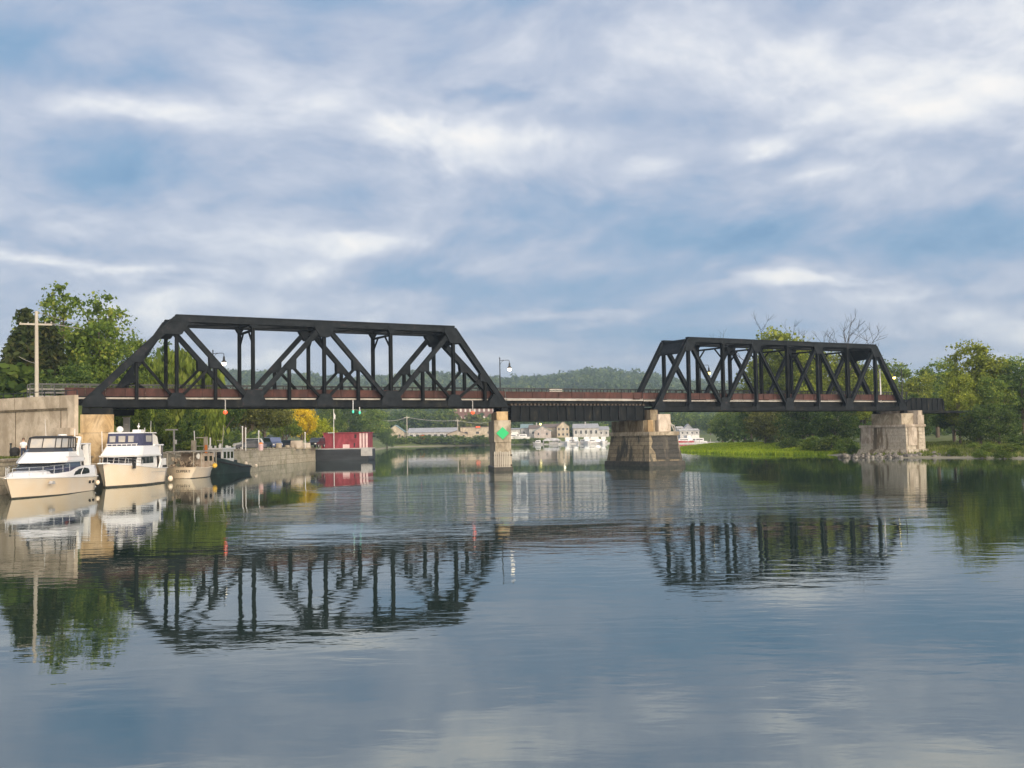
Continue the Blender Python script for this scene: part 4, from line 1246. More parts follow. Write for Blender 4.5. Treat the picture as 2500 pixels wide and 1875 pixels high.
cv.build_each('clear_panel', CLEARV, c2)
gr_ = MB()
for k in range(7): gr_.box(6.02, 6.07, -1.3 + k * .42, -1.25 + k * .42, 3.36, 3.58)
gr_.tube([(6.03, -1.35, 3.58), (6.03, 1.35, 3.58)], .03, 5); gr_.build('grab_rail', WHITE, c2)
loft_block([ring8(1.6, 5.75, 1.56, 4.505, .7, .15), ring8(1.6, 5.6, 1.5, 4.60, .7, .15)]).build('bridge_hardtop', WHITE, c2)
loft_block([ring4(.9, 2.7, 1.5, 1.55, 3.3), ring4(1.2, 2.7, 1.45, 1.52, 4.2), ring4(1.7, 2.7, 1.3, 1.5, 4.50)]).build('aft_canvas', CANVASW, c2)
MB().sphere((4.6, -.7, 4.86), .30, 14, 10, .95).build('satellite_dome', WHITE, c2, smooth=True)
MB().box(3.6, 4.5, .35, 1.1, 4.603, 4.83).build('roof_locker', WHITE, c2, bevel=.03)
an = MB(); an.tube([(2.6, 1.3, 3.4), (2.6, 1.35, 5.6)], .022, 5, .012); an.tube([(2.9, .9, 3.4), (2.9, .9, 5.0)], .025, 5); an.tube([(4.0, .7, 4.83), (4.0, .75, 5.4)], .03, 5); an.sphere((4.0, .73, 5.1), .12, 8, 6)
an.tube([(6.0, -1.7, 2.6), (6.0, -1.75, 4.7)], .03, 5); an.build_each('antenna', WHITE, c2)
MB().box(.1, 2.6, -1.72, 1.72, 3.40, 3.52, .03).build('cockpit_hardtop', WHITE, c2, bevel=.03)
ps = MB()
for s in (1, -1):
    ps.beam((1.0, s * 1.62, 1.4), (1.1, s * 1.6, 3.4), .08, .26); ps.beam((2.3, s * 1.62, 2.5), (2.3, s * 1.6, 3.4), .07, .1); ps.beam((.2, s * 1.6, 2.2), (.2, s * 1.6, 3.4), .06, .06)
ps.build_each('hardtop_post', WHITE, c2)
MB().box(.35, 1.85, -1.58, 1.58, 1.35, 3.38).build('cockpit_interior', mat('cockpit_shade_dark', (.06, .05, .045), .9), c2)  # solid dark block; the cockpit's shade is put into its colour
en = MB()
for s in (1, -1): en.prism([(.2, 2.25), (.85, 2.25), (.92, 3.36), (.2, 3.36)], 'y', s * 1.62, s * 1.66)
en.build_each('cockpit_screen', GLASSD, c2)
bw = MB()
for s in (1, -1): bw.prism([(0, 1.36), (1.9, 1.40), (1.3, 2.2), (.1, 2.25)], 'y', s * 1.75, s * 1.90)
bw.build_each('cockpit_bulwark', WHITE, c2)
nb = MB()
for s in (1, -1): nb.box(.15, 1.1, s * 1.84 - .03, s * 1.99, 1.42, 1.62)
nb.build_each('name_board', BLACK, c2)
rail_on(R, 13, 21, .55, .02, .15, 2).build('bow_rail', CHROME, c2)
MB().box(9.5, 10.8, -.3, .3, 1.98, 2.08, .03).build('bow_pulpit', WHITE, c2)
ac = MB(); ac.beam((7.6, 1.5, 1.9), (7.9, 1.62, 2.3), .16, .2); ac.box(7.5, 7.75, 1.52, 1.72, 1.5, 2.0); ac.build('windlass_cover', BLACK, c2)
st = MB()
for s in (1, -1): st.prism([(.2, 1.02), (4.2, 1.08), (4.2, 1.10), (.2, 1.05)], 'y', s * 1.8, s * 1.955)
st.build_each('pin_stripe', GREYW, c2)
fender(FEND + 'stern of the older flybridge cruiser', (-31.55, 98.2, .35), .24)
fender('white round boat fender hanging at the stern of the sport cruiser', (-32.55, 83.6, .62), .17)
fender('white round boat fender afloat beside the bow of the second cruiser', (-34.35, 86.2, .15), .16)

# mooring lines to the quay
def line(p, q, d, label):
    pts = [Vector(p).lerp(Vector(q), i / 10) - Vector((0, 0, d * 4 * (i / 10) * (1 - i / 10))) for i in range(11)]
    m_ = MB(); m_.tube(pts, .028, 5)
    tag(m_.build('mooring_line', POLEW), label, 'rope', 'mooring lines to the quay')
line((-33.95, 72.2, 1.45), (-37.6, 69.0, 2.6), .25, 'slack pale mooring line from the bow of the sport cruiser')
line((-35.5, 83.8, 1.3), (-37.7, 86.0, 2.6), .1, 'short pale mooring line from the stern of the sport cruiser')
line((-33.75, 88.4, 2.0), (-37.7, 86.4, 2.6), .2, 'slack pale mooring line from the bow of the flybridge cruiser')
line((-34.9, 97.6, 1.45), (-37.7, 99.5, 2.6), .12, 'short pale mooring line from the stern of the flybridge cruiser')
line((-33.6, 118.8, 1.9), (-37.6, 116.5, 2.6), .25, 'slack pale mooring line from the bow of the green tug')
# --- cluttered wooden boat with a canopy
c3 = thing('work_boat', 'cluttered cream wooden boat under a flat pale canopy, third boat from the left', 'boat', (-33.0, 113.6, 0), math.radians(-97), 'boats moored along the quay')
# stern faces us: local x forward points away, so the boat is turned about
c3.rotation_euler = (0, 0, math.radians(78)); c3.location = (-33.6, 107.6, 0)
sh3 = lambda x: ipl(x, [(0, 1.15), (2.5, 1.0), (5, 1.2), (6.9, 1.6)])
R = hull_rings(6.9, 1.7, sh3, rake=.8, full=.35, z0=-.25, flare=.62)
hull_mesh(R).build('hull', CREAM_LIT, c3, smooth=True)
rub_line(R, .05).build('rub_rail', CREAM_LIT, c3)
Rb = [[(p[0], p[1] + .012, min(p[2], .06)) for p in (r_[0], r_[1])] for r_ in R]
hull_mesh(Rb, deck=False).build('boot_stripe', BOOT, c3)
MB().box(-.2, 5.0, -1.6, 1.5, 2.66, 2.78).build('canopy_roof', PIPE, c3, bevel=.02)
cp_ = MB()
for x in (.1, 1.7, 3.3, 4.8):
    for s in (1, -1): cp_.tube([(x, s * 1.45, 1.1), (x, s * 1.45, 2.66)], .035, 5)
cp_.build_each('canopy_post', POLEW, c3)
cb = MB(); cb.box(2.3, 4.8, -1.25, 1.25, 1.0, 2.5, .05); cb.build('cabin', mat('brown_patched_canvas', (.30, .23, .17), .9, (.48, .40, .32), 2.2, detail=8), c3)
cw = MB()
for s in (1, -1):
    for a in (2.7, 3.7): cw.box(a, a + .6, s * 1.24 - .02, s * 1.26, 1.7, 2.2)
cw.build_each('cabin_window', GLASSD, c3)
jk = MB(); rr = random.Random(2)
for i in range(26):
    x = rr.uniform(.2, 2.3); y = rr.uniform(-1.3, 1.3); z = rr.uniform(.95, 2.0); w_ = rr.uniform(.1, .3)
    jk.box(x, x + w_, y, y + w_, z, z + rr.uniform(.12, .4))
tag(jk.build('deck_clutter', mat('mixed_deck_gear', (.10, .075, .05), .9, (.45, .37, .28), 4, lo=.45, hi=.55), c3), kind='stuff')
MB().prism([(1.0 + .28 * math.cos(a * .5236), 2.22 + .28 * math.sin(a * .5236)) for a in range(12)], 'y', -1.52, -1.4).build('round_white_cover', CANVASW, c3)
MB().sphere((4.0, -1.72, 1.2), .26, 10, 8).build('yellow_buoy', YELLOW, c3, smooth=True)
# faint name across the quarter
def text_mesh(body, size, mat_, parent, loc, rot, name='lettering', ext=.008):
    cu = bpy.data.curves.new(name, 'FONT'); cu.body = body; cu.size = size; cu.extrude = ext; cu.align_x = 'CENTER'
    tmp = bpy.data.objects.new('tmp_text', cu); COL.objects.link(tmp)
    dg = bpy.context.evaluated_depsgraph_get(); dg.update()
    me_ = bpy.data.meshes.new_from_object(tmp.evaluated_get(dg))
    bpy.data.objects.remove(tmp)
    me_.materials.clear(); me_.materials.append(mat_); me_.name = name
    o_ = bpy.data.objects.new(name, me_); COL.objects.link(o_)
    o_.parent = parent; o_.location = loc; o_.rotation_euler = rot
    return o_
text_mesh('CLIPPER II', .36, BLACK, c3, (-.03, -.35, .62), (math.pi / 2, 0, -math.pi / 2), 'stern_lettering')

# --- small dark green tug
c4 = thing('tug_boat', 'small dark green tug with a white wheelhouse, moored just left of the bare quay wall', 'tug', (-33.4, 129.2, 0), heading((-34.75, 119.2), (-33.4, 129.2)), 'boats moored along the quay')
sh4 = lambda x: ipl(x, [(0, .75), (3, .80), (6, 1.15), (10.2, 1.85)])
R = hull_rings(10.2, 1.75, sh4, rake=.35, full=.5, z0=-.3, flare=.9)
hull_mesh(R).build('hull', TUGGREEN, c4, smooth=True)
rub_line(R, .09, -.12).build('rubber_strake', BLACK, c4)
R2 = [[(x, max(y - .02, .02), z), (x, max(y - .05, .02), z + ipl(x, [(0, .05), (3, .25), (10, .35)]))] for x, y, z in (rg[-1] for rg in R)]
hull_mesh(R2, deck=False).build('bulwark', TUGGREEN, c4)
MB().box(3.6, 6.9, -1.05, 1.05, 1.0, 2.75).build('wheelhouse', WHITE, c4, bevel=.02)
MB().box(3.4, 7.15, -1.2, 1.2, 2.753, 2.95).build('wheelhouse_roof', WHITE, c4, bevel=.03)
ww_ = MB()
for s in (1, -1):
    for a in (3.85, 4.9, 5.95): ww_.box(a, a + .68, s * 1.05 - .01, s * 1.075, 1.75, 2.5)
for y in (-.85, .15): ww_.box(6.89, 6.93, y, y + .7, 1.75, 2.5)
ww_.build_each('wheelhouse_window', GLASSD, c4)
MB().box(2.2, 3.6, -.9, .9, .8, 1.5).build('engine_casing', TUGGREEN, c4)
tb = MB(); tb.box(9.6, 10.5, -.75, .75, .1, 1.7, .05); tb.build('bow_fender', mat('rusty_bow_fender', (.22, .14, .10), .9, (.40, .26, .19), 2), c4, bevel=.08)
tb = MB(); tb.tube([(5.0, .2, 2.95), (4.8, .3, 5.6)], .05, 6, .025); tb.tube([(4.95, .2, 3.8), (5.2, -.4, 3.8)], .02, 4); tb.build('mast', POLEW, c4)
rr = random.Random(8); jk = MB()
for i in range(9): x = rr.uniform(3.6, 6.8); y = rr.uniform(-1, .9); jk.box(x, x + .18, y, y + .18, 2.953, 2.953 + rr.uniform(.15, .5))
tag(jk.build('roof_gear', CANVASW, c4), kind='stuff')
fender('white round fender hanging at the low stern of the green tug', (-32.6, 130.2, .95), .25)
fender('white round fender afloat on a line behind the green tug', (-32.2, 133.6, .6), .22)

# --- crimson barge
bg_ = thing('house_barge', 'black-hulled barge carrying a faded crimson cabin, moored at the end of the quay', 'barge', (-35.3, 190.3, 0), math.radians(-3))
m = MB(); m.prism([(0, .25), (.35, -.4), (9.2, -.4), (9.6, .25), (9.6, 2.0), (0, 2.0)], 'y', 0, 6.5); m.build('hull', BARGEHULL, bg_, bevel=.05)
MB().box(-.08, 9.65, -.08, 6.58, 2.003, 2.18).build('deck_edge', GREYW, bg_)
MB().box(1.4, 7.85, .5, 5.8, 2.183, 4.85).build('cabin', BARGERED, bg_)
MB().box(1.2, 9.45, .3, 6.0, 4.853, 5.0).build('cabin_roof', BARGERED, bg_)
m = MB()
for x in (7.9, 8.45, 9.0): m.box(x, x + .36, .45, .6, 2.183, 4.85)
m.build_each('door_slat', PALEPINK, bg_)
MB().box(7.86, 9.3, .75, 5.7, 2.183, 4.85).build('end_bulkhead', BARGERED, bg_)
m = MB()
for i in range(9): m.box(1.75 + i * .68, 1.80 + i * .68, .475, .498, 2.9, 4.84)
m.build('plank_battens', BARGERED, bg_)
m = MB(); m.box(1.05, 1.4, .8, 1.2, 3.7, 4.5); m.box(7.0, 7.35, .44, .499, 3.95, 4.6); m.box(6.85, 7.1, .44, .499, 2.4, 3.1); m.build_each('window_opening', BLACK, bg_)
MB().box(4.9, 6.1, .42, .499, 2.2, 2.85).build('hatch_panel', PALEPINK, bg_)
MB().box(8.3, 10.3, -.35, -.09, .75, 2.25).build('end_fender', GREYW, bg_)
m = MB(); m.box(.9, 1.38, .9, 5.5, 2.183, 3.6); m.build('side_lean_to', BARGERED, bg_)
fp = thing('flagpole', 'slim white flagpole with short yard and furled flag, in front of the crimson barge', 'flagpole', (-31.95, 190.35, 2.2))
m = MB(); m.tube([(0, 0, -.0), (0, 0, 7.2)], .07, 6, .04); m.build('pole', WHITE, fp)
m = MB(); m.tube([(-1.05, 0, 2.75), (.1, 0, 2.75)], .05, 5); m.build('yard', WHITE, fp)
m = MB(); m.prism([(.06, 6.3), (.32, 5.9), (.25, 5.1), (.06, 5.3)], 'y', -.03, .03); m.build('furled_flag', CANVASW, fp)
# ------------------------------------------------------------------ quay-side things, cars, person
def PXY(px, Y, z=0.0):
    p = at(px, 937.5 + 0, Y)
    # ground point below the photo column px at distance Y (roll makes columns lean slightly)
    dy = (CAMZ - z) * F / Y
    hy = 1068 - (px - 1250) * ROLL
    q = at(px, hy + dy, Y)
    return Vector((q.x, Y, z))

GZL = 2.37
up = thing('utility_pole', 'tall weathered wooden utility pole with a single crossarm, at the far left', 'utility pole', PXY(91, 99, 7.2), 0)
m = MB(); m.tube([(0, 0, -5), (-.12, 0, 8.9)], .21, 9, .15); m.build('pole', POLEW, up)
m = MB(); m.beam((-1.7, 0, 7.75), (1.35, 0, 7.62), .12, .16); m.build('crossarm', POLEW, up)
m = MB()
for x in (-1.6, -.9, .7, 1.25): m.lathe([(.05, 0), (.07, .08), (.03, .18)], (x, 0, 7.74), 6)
m.build_each('insulator', GREYW, up)
def sag(p, q, d, n=14):
    return [Vector(p).lerp(Vector(q), i / n) - Vector((0, 0, d * 4 * (i / n) * (1 - i / n))) for i in range(n + 1)]
base = PXY(91, 99, 7.2)
m = MB()
far = [at(330, 812, 165), at(334, 800, 165), at(326, 806, 165)]
for k, x in enumerate((-.1, .7, 1.25)):
    z = 16.05 if k == 0 else 15.0
    m.tube(sag((base.x + x, 99, z), far[k], .5), .025, 4)
m.tube(sag((base.x, 99, 11.2), at(20, 850, 118), .3), .025, 4)
tag(m.build('overhead_wires', POLEW), 'thin pale overhead wires running right from the tall utility pole', 'wires')

# T-shaped signpost and light posts on the quay
def tpost(px, Y, ztop, label, w=.95, side=0):
    o = thing('signpost', label, 'post', PXY(px, Y, GZL))
    m = MB(); m.beam((0, 0, 0), (0, 0, ztop - GZL), .16, .16); m.build('post', GREYW, o)
    m = MB(); m.box(-w + side, w * .45 + side, -.07, .07, ztop - GZL, ztop - GZL + .15); m.build('cross_board', GREYW, o)
    m = MB(); m.box(.08, .28, -.1, .1, (ztop - GZL) * .42, (ztop - GZL) * .6); m.build('meter_box', CANVASW, o)
    return o
tpost(425, 118, 5.0, 'grey T-shaped post on the quay behind the cluttered wooden boat')
o = thing('service_pedestal', 'tall grey slab-like dock pedestal rising behind the flybridge cruiser', 'pedestal', PXY(309, 104, GZL))
MB().box(-.28, .28, -.2, .2, 0, 3.75).build('housing', GREYW, o, bevel=.03)
MB().box(-.34, .34, -.26, .26, 3.753, 3.85).build('cap', CONC_P, o)
MB().lathe([(0, 0), (.15, 0), (.15, .04)], n=10).build('dial', CANVASW, o).location = (0, -.25, 3.1)
o = thing('dock_pillar', 'grey stone gate pillar with a thin pipe on the quay between wooden boat and tug', 'pillar', PXY(473, 122, GZL))
MB().box(-.28, .28, -.28, .28, 0, 1.5, .05).build('stone_shaft', CONC_G, o, bevel=.03)
m = MB(); m.tube([(.1, 0, 1.5), (.05, 0, 2.6)], .06, 6); m.build('pipe', WHITE, o)
o = thing('dock_pillar', 'short grey gate pillar with an orange stripe on the quay, left of the tug wheelhouse', 'pillar', PXY(503, 122, GZL))
MB().box(-.25, .2, -.25, .25, 0, 1.9, .04).build('stone_shaft', CONC_G, o, bevel=.03)
MB().box(-.06, .22, -.30, -.255, .0, .95).build('orange_stripe', ORANGE, o)
m = MB(); gt = PXY(478, 122, GZL)
o = thing('timber_gate', 'pale timber rail spanning the two stone gate pillars on the quay', 'gate', (gt.x, gt.y + .05, GZL))
m.box(0, 1.15, -.04, .04, 1.75, 1.84); m.build('top_rail', POLEW, o); m = MB(); m.box(.1, 1.1, -.03, .03, .8, .87); m.build('mid_rail', POLEW, o)

for px, Y, zt, lb in ((592, 146, 5.6, 'slender white post by the dark parked car, left of a pair'), (600, 146, 5.4, 'slender white post by the dark parked car, right of a pair'),
                      (632, 150, 5.0, 'short slim white post between the dark car and the blue van'), (745, 176, 4.9, 'slim pale post under the yellow-green tree')):
    o = thing('marker_post', lb, 'post', PXY(px, Y, GZL), 0, 'slim posts in the waterside park')
    m = MB(); m.tube([(0, 0, 0), (0, 0, zt - GZL)], .07, 6); m.build('post', WHITE, o)
    m = MB(); m.sphere((0, 0, zt - GZL + .06), .12, 8, 5); m.build('finial', WHITE, o)
o = thing('mooring_post', 'white mooring post with a black band on the quay edge by the tug stern', 'post', (-37.9, 133.5, 2.6))
m = MB(); m.tube([(0, 0, 0), (0, 0, 1.6)], .10, 7); m.build('post', WHITE, o)
m = MB(); m.tube([(0, 0, .25), (0, 0, .62)], .16, 8); m.build('band', BLACK, o)
for px, Y, w_, h_, lb, cm in ((681, 168, .45, .95, 'narrow grey stone block on the lawn right of the blue van', CONC_G), (702, 172, .35, .6, 'low grey stone block between van and buff monument', CONC_G),
                          (725, 176, 1.05, 1.3, 'wide buff stone monument under the yellow-green tree', CONC_P), (748, 180, .7, .9, 'smaller buff stone block right of the wide monument', CONC_P)):
    o = thing('stone_monument', lb, 'monument', PXY(px, Y, GZL))
    MB().box(-w_, w_, -.3, .3, 0, h_, .06).build('stone_slab', cm, o, bevel=.04)
    MB().box(-w_ - .1, w_ + .1, -.4, .4, -.1, .12).build('plinth', CONC_G, o)
o = thing('litter_bin', 'small orange and white bin beside the dark parked car', 'bin', PXY(637, 149, GZL))
MB().lathe([(0, 0), (.3, 0), (.35, .8), (.3, .9), (0, .9)], n=10).build('drum', PALEPINK, o)
MB().lathe([(0, .92), (.33, .92), (.2, 1.1), (0, 1.12)], n=10).build('lid', ORANGE, o)

CARG = mat('car_glass', (.02, .03, .04), .08)
CARDARK = mat('dark_car_paint', (.03, .035, .05), .3, coat=.6)
CARBLUE = mat('slate_blue_van_paint', (.10, .13, .24), .3, coat=.6)
CARSIL = mat('silver_car_paint', (.5, .52, .54), .3, metal=.4)
CARBLK = mat('black_suv_paint', (.015, .018, .022), .25, coat=.6)
def car(px, Y, rz, paint, kind, label):
    o = thing('parked_car' if kind != 'van' else 'parked_van', label, 'car' if kind != 'van' else 'van', PXY(px, Y, GZL + .02), rz, 'vehicles parked in the waterside park')
    if kind == 'van':
        body = [(-2.3, .35), (2.2, .35), (2.3, .95), (1.55, 1.15), (.95, 1.85), (-2.2, 1.9), (-2.35, 1.1)]
        win = [(1.42, 1.15), (.92, 1.78), (-1.95, 1.8), (-2.05, 1.15)]
    elif kind == 'suv':
        body = [(-2.2, .4), (2.2, .4), (2.25, 1.0), (1.2, 1.15), (.6, 1.7), (-1.9, 1.75), (-2.25, 1.1)]
        win = [(1.1, 1.13), (.55, 1.63), (-1.75, 1.67), (-1.95, 1.13)]
    else:
        body = [(-2.2, .3), (2.2, .3), (2.25, .75), (1.25, .92), (.5, 1.4), (-1.0, 1.42), (-1.7, .95), (-2.25, .85)]
        win = [(1.1, .92), (.45, 1.34), (-.95, 1.36), (-1.5, .94)]
    m = MB(); m.prism(body, 'y', -.85, .85); m.build('body', paint, o, bevel=.07)
    m = MB(); m.prism(win, 'y', -.87, -.853); m.prism(win, 'y', .853, .87)
    a, b_ = win[0], win[1]
    m.add([(a[0] + .1, -.7, a[1]), (a[0] + .1, .7, a[1]), (b_[0] + .06, .65, b_[1]), (b_[0] + .06, -.65, b_[1])], [(0, 1, 2, 3)])
    m.build_each('window', CARG, o)
    for x in (-1.4, 1.4):
        for s in (-1, 1):
            m = MB(); m.tube([(x, s * .9, .33), (x, s * .68, .33)], .33, 12); w_ = m.build('wheel', BLACK, o)
            m = MB(); m.tube([(x, s * .915, .33), (x, s * .85, .33)], .18, 10); m.build('hubcap', GREYW, w_)
    for s in (-1, 1):
        m = MB(); m.box(2.2, 2.32, s * .62 - .14, s * .62 + .14, .62, .8); m.build('headlight', CANVASW, o)
    return o
car(613, 158, math.radians(195), CARDARK, 'car', 'dark car parked beyond the lawn behind the tug')
car(607, 163, math.radians(190), CARSIL, 'suv', 'silver-roofed car parked behind the dark car')
car(667, 170, math.radians(-60), CARBLUE, 'van', 'slate-blue van parked facing the river left of the monuments')
car(773, 186, math.radians(-100), CARBLK, 'suv', 'black vehicle parked just left of the crimson barge')
car(699, 178, math.radians(180), CARDARK, 'car', 'dark low car parked half hidden under the big tree right of the blue van')

# person on the quay behind the sport cruiser
def person(loc, rz, label):
    me_ = bpy.data.meshes.new('person')
    J = [(0, 0, .95), (0, 0, 1.15), (0, .02, 1.38), (0, .04, 1.50), (0, .05, 1.58), (0, .06, 1.70),
         (-.10, 0, .90), (-.11, .04, .48), (-.11, -.03, .08), (-.11, .10, .03),
         (.10, 0, .90), (.12, .10, .50), (.12, .02, .08), (.12, .15, .03),
         (-.19, .02, 1.40), (-.25, .03, 1.12), (-.22, .20, .92), (-.21, .27, .88),
         (.19, .02, 1.40), (.27, -.02, 1.13), (.24, .12, .92), (.23, .19, .88)]
    E = [(0, 1), (1, 2), (2, 3), (3, 4), (4, 5), (0, 6), (6, 7), (7, 8), (8, 9), (0, 10), (10, 11), (11, 12), (12, 13), (2, 14), (14, 15), (15, 16), (16, 17), (2, 18), (18, 19), (19, 20), (20, 21)]
    RD = [.15, .14, .16, .06, .075, .09, .10, .065, .045, .035, .10, .065, .045, .035, .06, .045, .035, .03, .06, .045, .035, .03]
    me_.from_pydata(J, E, [])
    o = bpy.data.objects.new('person', me_); COL.objects.link(o)
    md = o.modifiers.new('skin', 'SKIN'); me_.skin_vertices if me_.skin_vertices else None
    if not me_.skin_vertices:
        bpy.context.view_layer.objects.active = o
    for i, r_ in enumerate(RD):
        me_.skin_vertices[0].data[i].radius = (r_, r_)
    me_.skin_vertices[0].data[0].use_root = True
    o.modifiers.new('sub', 'SUBSURF').levels = 1
    o.location = loc; o.rotation_euler = (0, 0, rz)
    sk = mat('skin_tone', (.45, .26, .17), .6); me_.materials.append(sk)
    tag(o, label, 'person')
    m = MB()
    m.lathe([(.13, .92), (.185, .96), (.20, 1.2), (.225, 1.38), (.13, 1.48), (.07, 1.50)], n=14)
    for s in (-1, 1): m.tube([(s * .17, .02, 1.42), (s * .25, .02, 1.15)], .08, 8, .06)
    m.v = [(x, y * .72 + .02, z) for x, y, z in m.v]
    m.build('shirt', WHITE, o, smooth=True)
    m = MB(); m.lathe([(.10, 1.0), (.19, .98), (.19, .85), (.12, .80)], n=12)
    m.tube([(-.10, 0, .92), (-.11, .04, .48), (-.11, -.02, .10)], [.115, .085, .065], 9); m.tube([(.10, 0, .92), (.12, .10, .50), (.12, .03, .10)], [.115, .085, .065], 9)
    m.build('trousers', mat('dark_blue_trousers', (.03, .04, .07), .9), o, smooth=True)
    m = MB(); m.sphere((0, .045, 1.69), .115, 10, 8, 1.05); m.v = [v for v in m.v]; m.build('hair', mat('brown_hair', (.10, .065, .04), .8), o, smooth=True).location = (0, -.03, .03)
    return o
try:
    person((PXY(57, 88, GZL).x, 88, 2.42), math.radians(200), 'person in a white shirt and dark trousers standing on the quay behind the sport cruiser')
except Exception as e:
    print('person failed', e)
o = thing('barbecue_drum', 'dark round drum grill standing on the grass by the wall at the far left', 'grill', PXY(36, 90, 2.42))
MB().lathe([(.0, .25), (.35, .35), (.42, .65), (.38, .95), (.0, 1.08)], n=12).build('drum', BLACK, o)
m = MB()
for a in range(3): m.tube([(.25 * math.cos(a * 2.1), .25 * math.sin(a * 2.1), .4), (.38 * math.cos(a * 2.1), .38 * math.sin(a * 2.1), 0)], .03, 5)
m.build('stand', BLACK, o)
o = thing('marker_post', 'short dark green post beside the drum grill at the far left', 'post', PXY(26, 90, 2.42))
MB().tube([(0, 0, 0), (0, 0, 1.25)], .07, 6).build('post', TUGGREEN, o); MB().tube([(0, 0, 1.25), (0, 0, 1.4)], .09, 6).build('cap', BLACK, o)

# ------------------------------------------------------------------ far shore buildings
HW = mat('white_clapboard', (.50, .49, .48), .8, (.62, .61, .59), .6, grime=.3)
HC = mat('cream_siding', (.52, .43, .31), .8, (.60, .52, .40), .6, grime=.3)
HP = mat('pinkish_siding', (.48, .41, .38), .8, (.56, .49, .46), .6, grime=.3)
HT = mat('teal_grey_roof', (.16, .24, .25), .8, (.20, .28, .29), 1)
HG = mat('grey_roof', (.26, .27, .29), .8, (.34, .35, .37), .5)
HB = mat('brown_roof', (.13, .10, .085), .85, (.18, .14, .12), .5)
BRK = stone_mat('mill_brick', (.20, .085, .065), (.25, .11, .085), (.22, .16, .14), .3, .12, stain=(.14, .07, .06), stain_lo=.55, stain_hi=.8)
HWIN = mat('dull_window', (.05, .055, .06), .2)
HWINL = mat('pale_window', (.62, .58, .52), .3)
def house(px, Y, z0, w, d, h, rh, ridge, wall, roofm, label, name='house', rz=0.0, nwin=3, floors=1, cat='house', win=None, chim=False, flat=False, ww_=.8, wh=1.1):
    o = thing(name, label, cat, PXY(px, Y, z0), rz)
    MB().box(-w / 2, w / 2, 0, d, -2.5, h).build('walls', wall, o)
    rf = MB()
    if flat:
        rf.box(-w / 2 - .15, w / 2 + .15, -.15, d + .15, h + .003, h + .35)
    elif ridge == 'x':   # ridge parallel to the front
        rf.add([(-w / 2 - .4, -.5, h), (w / 2 + .4, -.5, h), (w / 2 + .4, d + .5, h), (-w / 2 - .4, d + .5, h), (-w / 2 - .1, d / 2, h + rh), (w / 2 + .1, d / 2, h + rh)],
               [(0, 1, 5, 4), (2, 3, 4, 5), (1, 2, 5), (3, 0, 4), (3, 2, 1, 0)])
    else:
        rf.add([(-w / 2 - .5, -.3, h - .15), (0, -.3, h + rh), (w / 2 + .5, -.3, h - .15), (-w / 2 - .5, d + .3, h - .15), (0, d + .3, h + rh), (w / 2 + .5, d + .3, h - .15),
                (-w / 2 - .5, -.3, h - .4), (0, -.3, h + rh - .3), (w / 2 + .5, -.3, h - .4), (-w / 2 - .5, d + .3, h - .4), (0, d + .3, h + rh - .3), (w / 2 + .5, d + .3, h - .4)],
               [(0, 1, 4, 3), (1, 2, 5, 4), (6, 9, 10, 7), (7, 10, 11, 8), (0, 6, 7, 1), (1, 7, 8, 2), (3, 4, 10, 9), (4, 5, 11, 10), (0, 3, 9, 6), (2, 8, 11, 5)])
        gb = MB(); gb.add([(-w / 2, 0, h), (w / 2, 0, h), (0, 0, h + rh - .1), (-w / 2, .25, h), (w / 2, .25, h), (0, .25, h + rh - .1)], [(0, 1, 2), (5, 4, 3), (0, 2, 5, 3), (1, 4, 5, 2)])
        gb.build('gable', wall, o)
    r_o = rf.build('roof', roofm, o)
    if chim:
        MB().box(-.3, .3, d * .4, d * .4 + .6, h + rh * .5, h + rh + 1.0).build('chimney', HW, r_o)
    for f in range(floors):
        zc = h * (f + .55) / floors
        for k in range(nwin):
            x = -w / 2 + w * (k + .5) / nwin
            a = MB(); a.box(x - ww_ / 2, x + ww_ / 2, -.06, -.01, zc - wh / 2, zc + wh / 2); a.build('window', win or HWIN, o)
    return o
house(965, 545, 3.0, 9, 9, 4.6, 3.4, 'y', HC, HT, 'cream gabled house with teal roof half hidden in trees, leftmost on the far shore', nwin=2)
house(1056, 528, 3.0, 24, 9, 3.8, 2.3, 'x', HW, HG, 'long low white shed with a pale grey roof on the far shore', 'boat_shed', nwin=8, cat='shed', ww_=1.5, wh=1.4)
house(1116, 526, 3.0, 9.5, 8, 3.0, 1.6, 'y', HC, HB, 'cream gabled wing joined to the right end of the long grey-roofed shed', 'boat_shed', nwin=3, cat='shed')
house(1166, 530, 3.0, 17, 10, 5.9, 0, 'x', HC, HB, 'cream flat-roofed building with three small windows, left of the slender pier', 'workshop_building', nwin=3, cat='building', flat=True, ww_=1.5, wh=1.0)
house(1160, 660, 4.0, 26, 16, 28.5, 0, 'x', BRK, HB, 'large red brick mill with rows of pale windows rising behind the far trees', 'brick_mill', nwin=9, floors=6, cat='mill', flat=True, win=HWINL, ww_=1.1, wh=1.9)
house(1287, 560, 3.2, 6.5, 9, 5.2, 2.2, 'x', HW, HT, 'small white house with teal roof panel, just right of the slender pier', nwin=2)
house(1256, 548, 3.2, 6, 7, 4.6, .6, 'x', HW, HG, 'boxy white building immediately right of the slender pier', nwin=2, cat='building', name='workshop_building')
house(1311, 552, 3.2, 8, 9, 4.8, 2.0, 'x', HW, HB, 'white house with a brown roof between the teal-roofed houses', nwin=2, chim=True)
house(1325, 535, 3.2, 8.5, 9, 3.5, 2.5, 'y', HP, HT, 'pinkish gabled house with a teal roof on the far waterfront', nwin=2)
house(1355, 545, 3.2, 11, 9, 5.2, 1.9, 'x', HC, HB, 'cream house with a long brown roof behind the tall gabled one', nwin=2)
